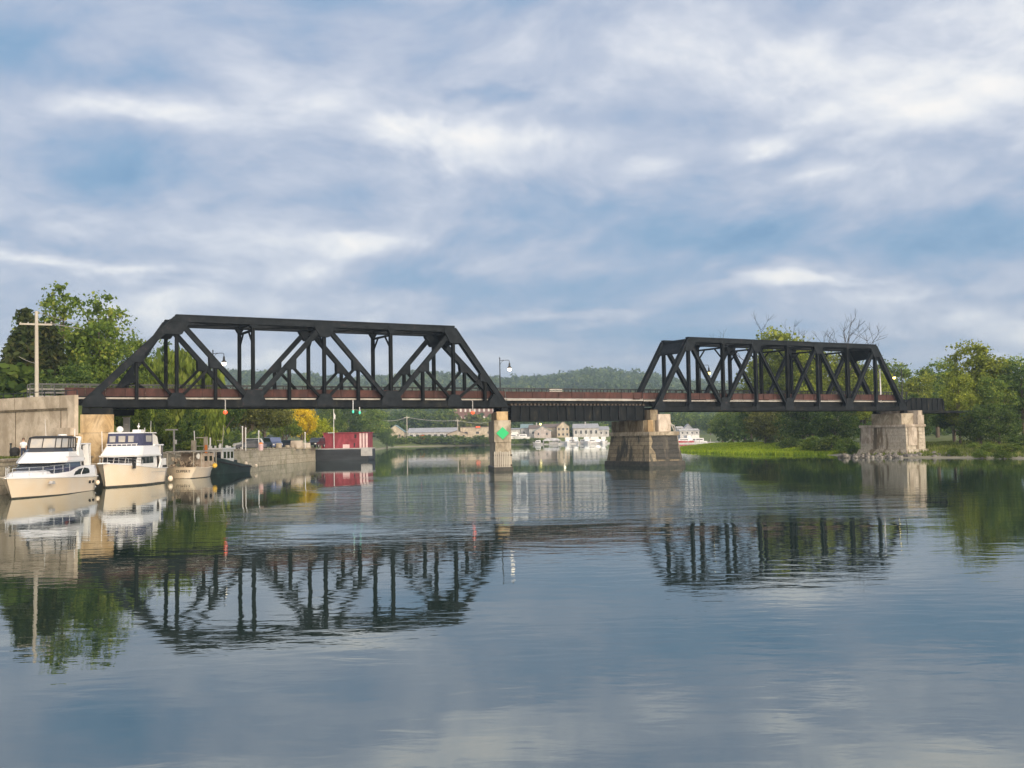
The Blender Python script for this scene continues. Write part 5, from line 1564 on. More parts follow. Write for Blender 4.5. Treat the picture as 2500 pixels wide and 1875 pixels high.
house(1375, 536, 3.2, 6.2, 9, 5.4, 2.7, 'y', HC, HB, 'tall cream two-storey house with a steep gable end, centre of the far village', nwin=3, floors=2, ww_=.9, chim=False)
house(1431, 548, 3.2, 13, 9, 4.6, 2.3, 'x', HW, HG, 'wide white house with a grey roof and two chimneys, left of the dark stone pier', nwin=5, floors=1, chim=True, ww_=.9, wh=1.7)
house(1468, 552, 3.2, 8, 8, 3.6, 1.8, 'x', HW, HG, 'small white house half hidden behind the left edge of the dark stone pier', nwin=3)
house(1684, 500, 3.2, 9, 8, 2.2, 1.0, 'x', HW, HW, 'long low white waterfront building behind the marsh', nwin=4, ww_=.7, wh=.8)
house(1681, 515, 3.2, 3.4, 5, 3.4, 2.2, 'y', HG, HG, 'small grey peaked building just behind the low white one beyond the marsh', nwin=1)
house(1660, 505, 3.2, 2.8, 5, 3.6, .8, 'x', HW, HW, 'narrow white tower-like building at the left of the marsh waterfront', nwin=1, floors=2)
# hilltop houses
for px, py, Y, lb in ((1376, 925, 1500, 'white house with a pale roof on the wooded hilltop between the trusses'),):
    p = at(px, py, Y); o = thing('house', lb, 'house', p - Vector((0, 0, 6)), .3)
    MB().box(-7, 7, 0, 8, 0, 6).build('walls', HW, o)
    m = MB(); m.add([(-8, -1, 6), (8, -1, 6), (8, 9, 6), (-8, 9, 6), (-6, 4, 10.5), (6, 4, 10.5)], [(0, 1, 5, 4), (2, 3, 4, 5), (1, 2, 5), (3, 0, 4), (3, 2, 1, 0)]); m.build('roof', HW, o)

# poles and wires on the far shore
wires = []
for px, zt, lb in ((994, 15.0, 'utility pole left of the long grey-roofed shed on the far shore'), (1118, 13.0, 'utility pole rising over the cream wing on the far shore')):
    b_ = PXY(px, 522, 3.0); o = thing('utility_pole', lb, 'utility pole', b_, 0)
    m = MB(); m.tube([(0, 0, 0), (0, 0, zt - 3)], .28, 6, .2); m.build('pole', POLEW, o)
    m = MB(); m.box(-1.3, 1.3, -.1, .1, zt - 4, zt - 3.75); m.build('crossarm', POLEW, o)
    wires.append(Vector((b_.x, 522, zt - .6)))
m = MB(); pts_ = [at(935, 1026, 522), wires[0], wires[1], at(1205, 1030, 522)]
for a, b_ in zip(pts_, pts_[1:]): m.tube(sag(a, b_, .9), .10, 4)
tag(m.build('overhead_wires', GREYW), 'slack pale wires strung along the far shore above the grey-roofed shed', 'wires')

# red lit signs on the shed fronts
for px, Y, z, w_, h_, lb in ((1031, 527.0, 3.3, 2.2, 2.2, 'glowing red neon sign at the left end of the long far-shore shed'), (1167, 529.0, 8.7, 2.0, .7, 'small glowing red sign on the roof edge of the cream flat-roofed building')):
    o = thing('neon_sign', lb, 'sign', PXY(px, Y, z))
    MB().box(-w_ / 2, w_ / 2, -.4, -.12, 0, h_).build('lit_panel', REDLAMP, o)
    MB().box(-w_ / 2 - .1, w_ / 2 + .1, -.11, .1, -.1, h_ + .1).build('backing', STEEL, o)
for px, z, lens, lb in ((1320, 9.8, GLOBEY, 'warm street light over the white house with a brown roof'), (1378, 11.9, GLOBE, 'bright street light above the gable of the tall cream house')):
    o = thing('street_lamp', lb, 'street lamp', PXY(px, 531, 3))
    m = MB(); m.tube([(0, 0, 0), (0, 0, z - 3)], .12, 6); m.build('lamp_post', GREYW, o)
    m = MB(); m.sphere((0, -.3, z - 2.9), .6, 10, 6, .8); m.build('lamp_globe', lens, o, smooth=True)

# marina boats
def far_boat(L_, rz, loc, label, hullm, canopy, kind):
    o = thing('moored_cruiser', label, 'boat', loc, rz, 'boats in the far marina')
    R_ = hull_rings(L_, L_ * .17, lambda x: .9 + .5 * (x / L_) ** 2, rake=.8, n=10, z0=-.2)
    hull_mesh(R_).build('hull', hullm, o, smooth=True)
    hw = L_ * .13
    loft_block([ring8(L_ * .2, L_ * .75, hw, .9, 1, .4), ring8(L_ * .2, L_ * .62, hw * .9, 2.1, 1, .4)]).build('cabin', WHITE, o)
    loft_block([ring8(L_ * .26, L_ * .68, hw * 1.01, 1.35, 1, .4), ring8(L_ * .26, L_ * .655, hw * .96, 1.75, 1, .4)]).build('window_band', GLASSD, o)
    if canopy is not None:
        loft_block([ring4(L_ * .12, L_ * .5, hw * .95, hw * .95, 2.15), ring4(L_ * .15, L_ * .45, hw * .8, hw * .8, 3.3)]).build('canopy', canopy, o)
        if kind: MB().tube([(L_ * .3, 0, 3.3), (L_ * .3, 0, 4.6)], .07, 5).build('mast', WHITE, o)
    return o
RED2 = mat('red_boat_hull', (.40, .03, .04), .5)
mb_specs = [(1386, 505, 9, -95, CANVASW, 'cruiser with a white canopy at the left end of the far marina row', WHITE, 0),
            (1400, 508, 10, -80, CANVASW, 'tall cruiser under grey-white canvas below the wide grey-roofed house', WHITE, 1),
            (1416, 505, 9, -60, None, 'low white cruiser third from the left in the far marina row', WHITE, 0),
            (1431, 505, 11, -90, CANVASW, 'large cruiser with a broad white canopy in the middle of the far marina row', WHITE, 1),
            (1447, 506, 9, 200, None, 'low white motorboat lying sideways right of the large canopied cruiser', WHITE, 0),
            (1463, 504, 9, 185, CANVASW, 'white canopied motorboat lying sideways nearest the dark stone pier', WHITE, 0),
            (1475, 506, 9, -100, CANVASW, 'white cruiser peeping out at the left edge of the dark stone pier', WHITE, 0),
            (1250, 530, 9, 185, None, 'white boat laid up ashore right beside the slender pier', WHITE, 0),
            (1272, 532, 10, 176, CANVASW, 'white-covered boat laid up ashore below the small teal-roofed house', CANVASW, 0),
            (1293, 531, 8, 188, None, 'white boat laid up ashore left of the pinkish gabled house', WHITE, 0),
            (1408, 514, 8, 170, CANVASW, 'white canopied boat behind the tall cruiser in the far marina row', WHITE, 0),
            (1440, 515, 9, 10, CANVASW, 'white canopied boat behind the largest cruiser in the far marina row', WHITE, 1),
            (1370, 508, 6, 185, None, 'small white skiff just right of the open boathouse', WHITE, 0),
            (1325, 505, 5, 172, None, 'tiny pale skiff lying left of the open boathouse', GREYW, 0),
            (1652, 430, 7, 190, None, 'small white motorboat just right of the dark stone pier', WHITE, 0),
            (1672, 436, 8, -70, CANVASW, 'white canopied boat between pier and red-hulled boat', WHITE, 0),
            (1693, 430, 9, 182, None, 'red-hulled motorboat moored beyond the bright green marsh', RED2, 0),
            (1714, 436, 9, 176, CANVASW, 'white canopied boat right of the red-hulled one, beyond the marsh', WHITE, 0),
            (1727, 432, 7, 170, None, 'small white boat at the right end of the row beyond the marsh', WHITE, 0)]
for px, Y, L_, rz, cp_, lb, hm, kd in mb_specs:
    far_boat(L_, math.radians(rz), PXY(px, Y, 3.0 if 'ashore' in lb else 0), lb, hm, cp_, kd)
o = thing('boat_house', 'white hip-roofed open boathouse on posts at the far waterline', 'boathouse', PXY(1348, 505, 0))
m = MB(); m.add([(-4.5, 0, 1.7), (4.5, 0, 1.7), (4.5, 6, 1.7), (-4.5, 6, 1.7), (-2.6, 3, 3.0), (2.6, 3, 3.0)], [(0, 1, 5, 4), (2, 3, 4, 5), (1, 2, 5), (3, 0, 4), (3, 2, 1, 0)]); m.build('roof', HW, o)
m = MB()
for x in (-4, -1.3, 1.3, 4): m.tube([(x, .5, -1), (x, .5, 1.75)], .13, 6); m.tube([(x, 5.5, -1), (x, 5.5, 1.75)], .13, 6)
m.build_each('post', HW, o)
MB().box(-4.2, 4.2, .8, 5.6, -.2, .4).build('floating_dock', GREYW, o)
o = thing('floating_dock', 'long white floating dock in front of the far marina boats', 'dock', PXY(1425, 500, 0))
MB().box(-12, 15, 0, 2.2, -.3, .55).build('pontoon', HW, o)
m = MB()
for i in range(7): m.tube([(-11 + i * 4.2, 1, -1), (-11 + i * 4.2, 1, 2.0)], .15, 6)
m.build_each('mooring_pile', GREYW, o)
o = thing('floating_dock', 'short white floating dock beyond the bright marsh right of the dark stone pier', 'dock', PXY(1690, 426, 0))
MB().box(-7, 9, 0, 2, -.3, .4).build('pontoon', HW, o)
m = MB()
for i in range(4): m.tube([(-6 + i * 4.5, 1, -1), (-6 + i * 4.5, 1, 1.8)], .13, 6)
m.build_each('mooring_pile', GREYW, o)

# ------------------------------------------------------------------ trees
def leaf_quads(cent, size, seed, up=.25, out=None, aspect=1.0, hang=False):
    """one bent leaf-clump quad per centre, randomly turned"""
    r_ = np.random.default_rng(seed)
    n = len(cent)
    nrm = r_.normal(size=(n, 3)); nrm[:, 2] += up
    if out is not None: nrm += out * .6
    nrm /= np.linalg.norm(nrm, axis=1)[:, None] + 1e-9
    a = r_.normal(size=(n, 3))
    if hang:
        a = np.tile(np.array([0, 0, 1.0]), (n, 1)) + r_.normal(size=(n, 3)) * .18
    e1 = a - nrm * (a * nrm).sum(1)[:, None] if not hang else a
    e1 /= np.linalg.norm(e1, axis=1)[:, None] + 1e-9
    e2 = np.cross(nrm, e1); e2 /= np.linalg.norm(e2, axis=1)[:, None] + 1e-9
    s = size * r_.uniform(.55, 1.35, (n, 1))
    p = [cent + e1 * s * -.5 * aspect, cent + e2 * s * .42, cent + e1 * s * .5 * aspect, cent - e2 * s * .42]
    j = r_.normal(size=(4, n, 3)) * (s * .10)
    return np.stack([p[k] + j[k] for k in range(4)], 1).reshape(-1, 3)

def clump_points(lobes, nclump, nper, spread, seed, shell=.62):
    r_ = np.random.default_rng(seed)
    vol = np.array([l[3] * l[4] * l[5] for l in lobes]); vol = vol ** .67; vol /= vol.sum()
    idx = r_.choice(len(lobes), nclump, p=vol)
    d = r_.normal(size=(nclump, 3)); d /= np.linalg.norm(d, axis=1)[:, None]
    rad = (shell + (1 - shell) * r_.random(nclump)) * r_.uniform(.82, 1.12, nclump)
    Lb = np.array(lobes, float)[idx]
    cc = Lb[:, :3] + d * Lb[:, 3:6] * rad[:, None]
    sp = spread * r_.uniform(.5, 1.4, nclump)
    pts = np.repeat(cc, nper, 0) + r_.normal(size=(nclump * nper, 3)) * np.repeat(sp, nper)[:, None] * np.array([1, 1, .62])
    out_ = np.repeat(d, nper, 0)
    return pts, out_, cc

def limbs_mesh(H, r0, crown_pts, seed, nl=9, fork=.35, lean=.0):
    rr = random.Random(seed); m = MB()
    top = Vector((lean, 0, H * .82))
    spine = [Vector((0, 0, -.4)), Vector((rr.uniform(-.1, .1), 0, H * .2)), Vector((lean * .4 + rr.uniform(-.3, .3), rr.uniform(-.3, .3), H * .5)), top]
    m.tube(spine, [r0 * 1.25, r0, r0 * .65, r0 * .18], 8)
    ch = [crown_pts[rr.randrange(len(crown_pts))] for _ in range(nl)]
    for c in ch:
        c = Vector(c)
        k = min(.75, max(fork, (c.z / H) - .28)); st = Vector((0, 0, -.4)).lerp(top, k)
        mid = st.lerp(c, .5) + Vector((0, 0, -.06 * H * rr.random()))
        rb = r0 * .5 * (1.1 - k)
        m.tube([st, mid, c], [rb, rb * .6, rb * .18], 5)
        for _ in range(2):
            c2 = c.lerp(Vector(crown_pts[rr.randrange(len(crown_pts))]), .3)
            m.tube([mid, mid.lerp(c2, .6), c2], [rb * .5, rb * .3, rb * .1], 4)
    return m

PROTO = {}
def proto(key, H, lobes, nclump, nper, spread, leaf, seed, r0=.35, shell=.62, up=.25, aspect=1.0, nl=10, lmat=G_MID, hang=False, bark=None):
    pts, od, cc = clump_points(lobes, nclump, nper, spread, seed, shell)
    if hang:
        rg = np.random.default_rng(seed + 5); pts[:, 2] -= rg.random(len(pts)) ** 1.2 * H * .30
        pts[:, 2] = np.maximum(pts[:, 2], H * .10)
    q = leaf_quads(pts, leaf, seed + 1, up, od, aspect, hang)
    cm = quad_mesh(key + '_crown', q, lmat)
    tm_ = limbs_mesh(H, r0, [tuple(c) for c in cc], seed + 2, nl)
    o = tm_.build('trunk', bark or BARK); me_t = o.data; bpy.data.objects.remove(o)
    PROTO[key] = (H, cm, me_t)
proto('round', 16, [(0, 0, 10.5, 5, 5, 5), (-2.6, 0, 8, 3.4, 3.4, 3.4), (3, .5, 8.2, 3.4, 3.4, 3.6), (.6, -.5, 13.4, 3.2, 3.2, 2.8)], 190, 52, .62, .42, 1)
proto('tall', 20, [(0, 0, 12, 3.6, 3.6, 7), (-2.4, 0, 9, 2.6, 2.8, 4.2), (2.6, 0, 11, 2.6, 2.8, 4.6), (-.8, 0, 17, 2.2, 2.2, 3), (2.2, .6, 6.5, 2.6, 2.4, 2.6), (-2.8, .3, 14, 1.8, 1.8, 2.4)], 170, 44, .62, .42, 2, shell=.5, nl=16)
proto('wide', 12, [(0, 0, 7, 6.2, 5, 3.9), (-4, 0, 5.5, 3.2, 3.2, 3), (4, 0, 5.6, 3.4, 3.2, 3.2), (1, 0, 9.2, 3.6, 3.2, 2.4), (0, -1, 3.2, 5, 3.5, 2.0)], 190, 52, .62, .42, 3, nl=10)
proto('park', 12, [(0, 0, 8, 6.0, 5, 3.2), (-4, 0, 6.8, 3, 3, 2.2), (4, 0, 6.9, 3.2, 3, 2.3), (1, 0, 9.8, 3.6, 3.2, 2.0)], 190, 52, .58, .42, 13, nl=10)
proto('willow', 14, [(0, 0, 9.5, 5.2, 5, 4.2), (-3.8, 0, 8.2, 2.8, 3, 3.2), (3.8, 0, 8.4, 3, 3, 3.4), (0, 0, 12, 3, 3, 1.8)], 200, 60, .45, .62, 4, hang=True, aspect=2.2, lmat=G_WILLOW)
proto('shrub', 4, [(0, 0, 1.9, 2.2, 2.0, 1.8), (-1.7, 0, 1.3, 1.3, 1.3, 1.2), (1.7, .2, 1.4, 1.4, 1.3, 1.3), (.4, -.3, 2.8, 1.3, 1.2, 1.0)], 80, 42, .34, .30, 5, r0=.1, nl=6, lmat=G_BUSH)
proto('farround', 14, [(0, 0, 8.6, 4.8, 4.4, 5), (-2.6, 0, 6.2, 3, 3, 3.4), (2.8, 0, 6.8, 3, 3, 3.6)], 70, 16, .8, 1.05, 6, nl=4, r0=.3)
proto('farwide', 10, [(0, 0, 5.6, 5.6, 4.4, 4), (-3.4, 0, 4.2, 3, 3, 2.8), (3.4, 0, 4.6, 3, 3, 3), (0, 0, 2.2, 5, 3, 1.6)], 70, 16, .8, 1.0, 7, nl=4, r0=.3)
# conifer: tiers of drooping boughs
def conifer(key, H, R0, seed):
    rr = np.random.default_rng(seed); P = []
    z = 1.2
    while z < H - .2:
        r_ = R0 * (1 - z / H) ** .85 + .25
        nb = int(9 + r_ * 4)
        for k in range(nb):
            a = rr.uniform(0, 6.283); l = r_ * rr.uniform(.72, 1.12)
            m_ = int(4 + l * 6)
            tt = rr.uniform(.12, 1, m_) ** .7
            x = np.cos(a) * l * tt; y = np.sin(a) * l * tt; zz_ = z + .35 * tt * l * .3 - (tt ** 2) * l * .30
            P.append(np.stack([x, y, zz_], 1) + rr.normal(size=(m_, 3)) * np.array([.16, .16, .10]))
        z += .42
    P = np.concatenate(P)
    q = leaf_quads(P, .40, seed, .9, None, 1.5)
    cm = quad_mesh(key + '_crown', q, G_CONIF)
    m = MB(); m.tube([(0, 0, -.4), (0, 0, H * .5), (0, 0, H * .98)], [.32, .2, .04], 7)
    o = m.build('trunk', BARK); t_ = o.data; bpy.data.objects.remove(o)
    PROTO[key] = (H, cm, t_)
conifer('conifer', 15, 4.2, 9)

def put_tree(key, px, Y, top_py, lmat, label, group=None, wide=1.0, zg=None, rz=None, cat='tree', name=None, X=None, H=None):
    H0, cm, tm_ = PROTO[key]
    if zg is None:
        g = PXY(px, Y, 1)
        zg = float(ground_h(np.array([g.x]), np.array([Y]))[0])
    p = PXY(px, Y, zg)
    if H is None:
        H = (at(px, top_py, Y).z - zg)
    s = H / (H0 * 1.02)
    nm = name or {'conifer': 'spruce_tree', 'willow': 'willow_tree', 'shrub': 'bush'}.get(key, 'broadleaf_tree')
    rzz = rnd.uniform(0, 6.28) if rz is None else rz
    o = thing(nm, label, cat, p, rzz, group)
    tr = bpy.data.objects.new('trunk', tm_); COL.objects.link(tr); tr.parent = o
    cr_ = bpy.data.objects.new('crown', cm); COL.objects.link(cr_); cr_.parent = o
    cr_.material_slots[0].link = 'OBJECT'; cr_.material_slots[0].material = lmat
    o.scale = (s * wide, s * wide, s)
    return o
LB = 'trees on the left bank'
put_tree('conifer', 62, 112, 742, G_CONIF, 'dark conical spruce behind the utility pole at the far left', LB, 1.05)
put_tree('conifer', 118, 114, 775, G_CONIF, 'second dark spruce, right of the utility pole', LB, 1.1)
put_tree('conifer', 34, 122, 800, G_CONIF, 'lower dark spruce at the left edge of the picture', LB, 1.0)
put_tree('tall', 155, 122, 672, G_MID, 'tallest airy broadleaf tree, between the spruces and the long truss', LB, .95, rz=.3)
put_tree('tall', 240, 120, 696, G_MID, 'tall full broadleaf tree next to the left end of the long truss', LB, 1.0, rz=2.2)
put_tree('round', 300, 128, 815, G_MID, 'lower broadleaf tree filling in beside the sloping end of the long truss', LB, .8)
put_tree('round', 190, 108, 880, G_DARK, 'dark green tree low behind the left abutment', LB, .9)
put_tree('wide', 90, 108, 890, G_DARK, 'dark spreading tree behind the cream wall', LB, .9)
put_tree('wide', 265, 112, 905, G_BUSH, 'bushy mid-green tree at the left foot of the long truss', LB, .8)
put_tree('willow', 345, 138, 865, G_WILLOW, 'yellow-green willow seen through the left panels of the long truss', LB, 1.0)
put_tree('willow', 430, 146, 845, G_WILLOW, 'second yellow-green willow, right of the first behind the long truss', LB, .95)
put_tree('tall', 398, 170, 818, G_DARK, 'dark feathery treetop rising above the willows', LB, .8)
put_tree('tall', 452, 172, 842, G_OLIVE, 'olive treetop right of the dark feathery one above the willows', LB, .7)
put_tree('willow', 300, 120, 935, G_WILLOW, 'low drooping willow just under the long truss beside the abutment', LB, .9)
put_tree('round', 380, 134, 968, G_MID, 'mid-green tree below the bridge deck right of the low willow', LB, 1.0)
put_tree('wide', 440, 140, 972, G_DARK, 'dark shady tree behind the T-shaped post', LB, 1.0)
put_tree('willow', 500, 142, 952, G_WILLOW, 'willow hanging behind the gate pillars', LB, .7)
put_tree('park', 535, 152, 950, G_DARK, 'dark round tree above the tug mast', LB, .9)
put_tree('park', 596, 162, 955, G_OLIVE, 'olive-brown tree over the dark parked car', LB, 1.05)
put_tree('park', 646, 172, 960, G_OLIVE, 'olive tree above the blue van', LB, .95)
put_tree('park', 700, 184, 1018, G_MID, 'broad mid-green tree shading the stone monuments', LB, .9, rz=.4)
put_tree('park', 738, 205, 984, G_YELLOW, 'tree turning bright autumn yellow, left of the crimson barge', LB, .62, rz=1)
put_tree('park', 778, 216, 1016, G_LIME, 'lime-yellow spreading tree just left of the crimson barge', LB, .75)
put_tree('round', 690, 215, 965, G_MID, 'hazy green tree behind the yellow one', LB, 1.0)
put_tree('round', 800, 330, 980, G_MID, 'pale green tree behind the barge cabin, left one', LB, 1.1)
put_tree('round', 850, 345, 985, G_DARK, 'darker green tree behind the barge cabin, right one', LB, 1.1)
put_tree('round', 905, 400, 986, G_MID, 'large green tree at the water just right of the crimson barge', LB, 1.3)
put_tree('wide', 945, 440, 1040, G_DARK, 'dark low tree at the waterside between barge and far shed', LB, .9)
for i, (px, Y, py) in enumerate([(286, 110, 1068), (330, 112, 1075), (372, 116, 1072), (560, 150, 1088), (20, 106, 905), (465, 130, 1068), (535, 144, 1080), (20, 108, 870)]):
    put_tree('shrub', px, Y, py, G_BUSH if i % 2 else G_DARK,
             ['low bush behind the orange abutment corner', 'low bush behind the flybridge cruiser cabin', 'low bush behind the stern of the flybridge cruiser', 'low bush on the lawn right of the tug wheelhouse',
              'leafy scrub over the wall top at the left edge', 'dark low bush between the gate pillar and T-post', 'low bush directly behind the tug wheelhouse', 'higher scrub at the left edge above the wall'][i],
             'bushes on the left bank', 1.3, cat='bush')
# far shore individual trees
FS = 'trees along the far shore'
FL = ['rounded far-shore tree', 'broad far-shore tree']
spots = [(930, 560, 1000, G_DARK, 'dark tree left of the teal-roofed house'), (985, 590, 990, G_DARK, 'dark tall tree behind the teal-roofed house'), (1020, 600, 985, G_MID, 'tree above the left end of the long shed'),
         (1055, 590, 1000, G_DARK, 'dark tree above the middle of the long shed'), (1085, 575, 985, G_MID, 'bright rounded tree above the long shed'), (1110, 600, 1003, G_DARK, 'dark tree behind the second far pole'),
         (1140, 580, 1004, G_OLIVE, 'olive tree in front of the brick mill'), (1175, 585, 1012, G_MID, 'green tree right of the olive one, before the mill'), (1198, 575, 1020, G_OLIVE, 'olive tree touching the slender pier'),
         (1240, 590, 1020, G_DARK, 'dark tree right behind the slender pier'), (1265, 600, 1015, G_DARK, 'dark tree over the boxy white building'), (1340, 580, 1020, G_MID, 'green tree between the brown-roofed houses'),
         (1400, 590, 1012, G_DARK, 'dark tree right of the tall gabled house'), (1455, 575, 1018, G_DARK, 'dark tree over the wide grey-roofed house'), (1475, 560, 1030, G_MID, 'slim green tree beside the dark stone pier'),
         (1500, 600, 1010, G_DARK, 'dark tree hidden mostly by the stone pier'), (1640, 560, 1000, G_MID, 'green tree just right of the dark stone pier'), (1668, 575, 998, G_DARK, 'dark far tree above the domed building'),
         (1700, 560, 1004, G_MID, 'mid-green far tree above the red-hulled boat'), (1735, 545, 1006, G_DARK, 'dark far tree at the right end of the marsh boats'), (1298, 600, 1022, G_DARK, 'dark tree behind the small teal-roofed house')]
for i, (px, Y, py, mt, lb) in enumerate(spots):
    put_tree('farround' if i % 3 else 'farwide', px, Y, py, mt, lb, FS, 1.15, zg=3)
# bank bushes along the far waterline
bl = ['under the leftmost far pole', 'below the left end of the long shed', 'below the red neon sign', 'below the shed, middle', 'below the right half of the shed', 'below the cream wing', 'below the second far pole',
      'below the flat-roofed building, left', 'below the flat-roofed building, right', 'touching the slender pier at its left', 'right of the slender pier', 'below the boxy white building', 'below the small teal-roofed house', 'left of the boathouse']
for i, px in enumerate([975, 1000, 1022, 1044, 1066, 1088, 1110, 1133, 1157, 1185, 1256, 1280, 1303, 1326]):
    put_tree('farwide', px, 517 + (i % 3) * 2, (1060, 1063, 1061)[i % 3] + (0 if px < 1210 else 8), [G_BUSH, G_MID, G_DARK][i % 3], 'bank shrub at the far waterline ' + bl[i], 'shrubs along the far waterline', 1.9, zg=0.3, cat='bush', name='bush')
# right bank
RB = 'trees on the right bank'
rspots = [('round', 1765, 330, 1000, G_MID, 'green tree at the left end of the right-bank wood', 1.2), ('wide', 1790, 285, 1010, G_DARK, 'dark spreading tree at the marsh edge', 1.1),
          ('round', 1835, 260, 985, G_DARK, 'dark tree behind the marsh under the shorter truss', 1.2), ('round', 1880, 240, 850, G_LIGHT, 'mid-green tree behind the middle of the shorter truss', 1.0),
          ('round', 1925, 225, 800, G_LIGHT, 'tall light-green tree whose crown tops the shorter truss', 1.0), ('round', 1985, 215, 826, G_LIGHT, 'light-green tree behind the shorter truss, right of the tallest', .9),
          ('round', 2050, 215, 860, G_LIGHT, 'green tree behind the right half of the shorter truss', 1.0), ('wide', 1960, 200, 960, G_DARK, 'dark tree below deck left of the pale pier', 1.1),
          ('wide', 1870, 215, 990, G_OLIVE, 'olive spreading tree over the marsh under the truss', 1.2), ('wide', 2040, 190, 975, G_DARK, 'dark low tree right behind the marsh tip near the pale pier', 1.0),
          ('round', 2105, 220, 880, G_LIGHT, 'green tree behind the right end of the shorter truss', 1.1), ('round', 2150, 205, 905, G_LIGHT, 'light tree just above the deck at the right end of the truss', .9),
          ('round', 2190, 230, 878, G_MID, 'dark-topped tree right of the truss end', 1.1), ('round', 2245, 215, 912, G_LIGHT, 'pale green tree above the approach girder', 1.1),
          ('round', 2290, 230, 876, G_MID, 'rounded olive-green tree above the approach girder, right', 1.1), ('wide', 2215, 190, 960, G_DARK, 'dark tree behind the approach girder', 1.0),
          ('round', 2390, 165, 832, G_LIGHT, 'big sunlit yellow-green tree at the right', 1.0),
          ('round', 2345, 158, 910, G_LIGHT, 'yellow-green lower crown left of the big sunlit tree', .8), ('round', 2465, 172, 868, G_MID, 'dark green tree at the right edge', 1.15),
          ('round', 2500, 160, 880, G_DARK, 'darker tree cut by the right edge of the picture', 1.1), ('wide', 2395, 152, 985, G_DARK, 'dark shady tree beneath the big sunlit one', 1.0),
          ('wide', 2440, 150, 985, G_DARK, 'dark shady tree low at the right', 1.1), ('park', 2330, 166, 985, G_DARK, 'dark tree hanging over the end of the approach girder', .9),
          ('round', 2430, 158, 915, G_MID, 'mid-green crown below and right of the big sunlit tree', .9), ('wide', 1820, 300, 985, G_MID, 'green hazy tree far behind the marsh', 1.3),
          ('round', 2330, 200, 905, G_MID, 'green tree between the approach girder and the big sunlit tree', 1.0)]
for k, px, Y, py, mt, lb, wd_ in rspots:
    put_tree(k, px, Y, py, mt, lb, RB, wd_)
bl = [(1785, 262, 1075), (1830, 235, 1070), (1880, 215, 1068), (1935, 195, 1062), (1985, 182, 1060), (2030, 176, 1058), (2070, 168, 1065), (2375, 146, 1078), (2415, 140, 1076), (2470, 136, 1078), (2500, 142, 1055), (2085, 160, 1085), (2330, 140, 1092), (2395, 134, 1094), (2450, 131, 1096)]
bn = ['at the far left edge of the marsh', 'behind the left part of the marsh', 'behind the middle of the marsh', 'behind the right part of the marsh', 'at the right end of the marsh', 'just right of the marsh tip', 'left of the pale pier', 
      'under the big sunlit tree, left', 'under the big sunlit tree, right', 'low under the right-hand trees', 'at the right edge of the picture', 'against the left corner of the pale pier', 'on the shore right of the clearing', 'on the gravel shore, second from the right edge', 'on the gravel shore nearest the right edge']
for (px, Y, py), lb in zip(bl, bn):
    put_tree('shrub', px, Y, py, rnd.choice([G_BUSH, G_DARK, G_MID]), 'leafy shrub ' + lb, 'shrubs on the right bank', rnd.uniform(1.2, 1.7), cat='bush')

# dead bare trees
def dead_tree(px, Y, top_py, label, seed, spread=1.0, hang=None):
    rr = random.Random(seed); m = MB(); g = PXY(px, Y, 1)
    zg = float(ground_h(np.array([g.x]), np.array([Y]))[0]); H = at(px, top_py, Y).z - zg
    def grow(p, d, l, r_, dep):
        q = p + d * l * .5 + Vector((rr.uniform(-1, 1), rr.uniform(-1, 1), rr.uniform(-.3, .6))) * l * .07
        e = q + (d + Vector((rr.uniform(-.3, .3), rr.uniform(-.3, .3), rr.uniform(-.1, .25)))).normalized() * l * .5
        m.tube([p, q, e], [r_, r_ * .8, r_ * .6], 6 if dep < 2 else 4)
        if dep >= 5 or r_ < .014: return
        n = 2 if dep < 3 else rr.choice((2, 3))
        for _ in range(n):
            a = rr.uniform(0, 6.283); k = rr.uniform(.35, .85) * spread
            nd = (d + Vector((math.cos(a) * k, math.sin(a) * k, rr.uniform(-.15, .25)))).normalized()
            grow(e, nd, l * rr.uniform(.6, .82), r_ * .58, dep + 1)
        if dep > 0 and rr.random() < .7:
            a = rr.uniform(0, 6.283); grow(q, (d * .4 + Vector((math.cos(a), math.sin(a), .3))).normalized(), l * .5, r_ * .4, dep + 2)
    grow(Vector((0, 0, -.3)), Vector((0, 0, 1)), H * .36, .42, 0)
    zmax = max(v[2] for v in m.v); k = H / zmax
    m.v = [(x * k, y * k, z * k) for x, y, z in m.v]
    o = thing('dead_tree', label, 'dead tree', (PXY(px, Y, zg)), 0, 'bare dead trees behind the shorter truss')
    low = MB(); low.tube([(0, 0, -.3), (.1, 0, H * .18), (0, 0, H * .37)], [.5, .38, .30], 8)
    low.build('trunk', BARK_L, o); m.build('branches', BARK_D, o)
dead_tree(1880, 230, 758, 'bare dead tree with spiky twigs, leftmost above the shorter truss', 21, 1.1)
dead_tree(1970, 222, 775, 'short broken dead tree in the middle above the shorter truss', 34, .9)
dead_tree(2045, 212, 752, 'tallest bare dead tree with forked curving limbs above the truss right half', 47, 1.0)
dead_tree(2110, 216, 764, 'bare dead tree with wide fine twigs above the right end of the truss', 58, 1.15)

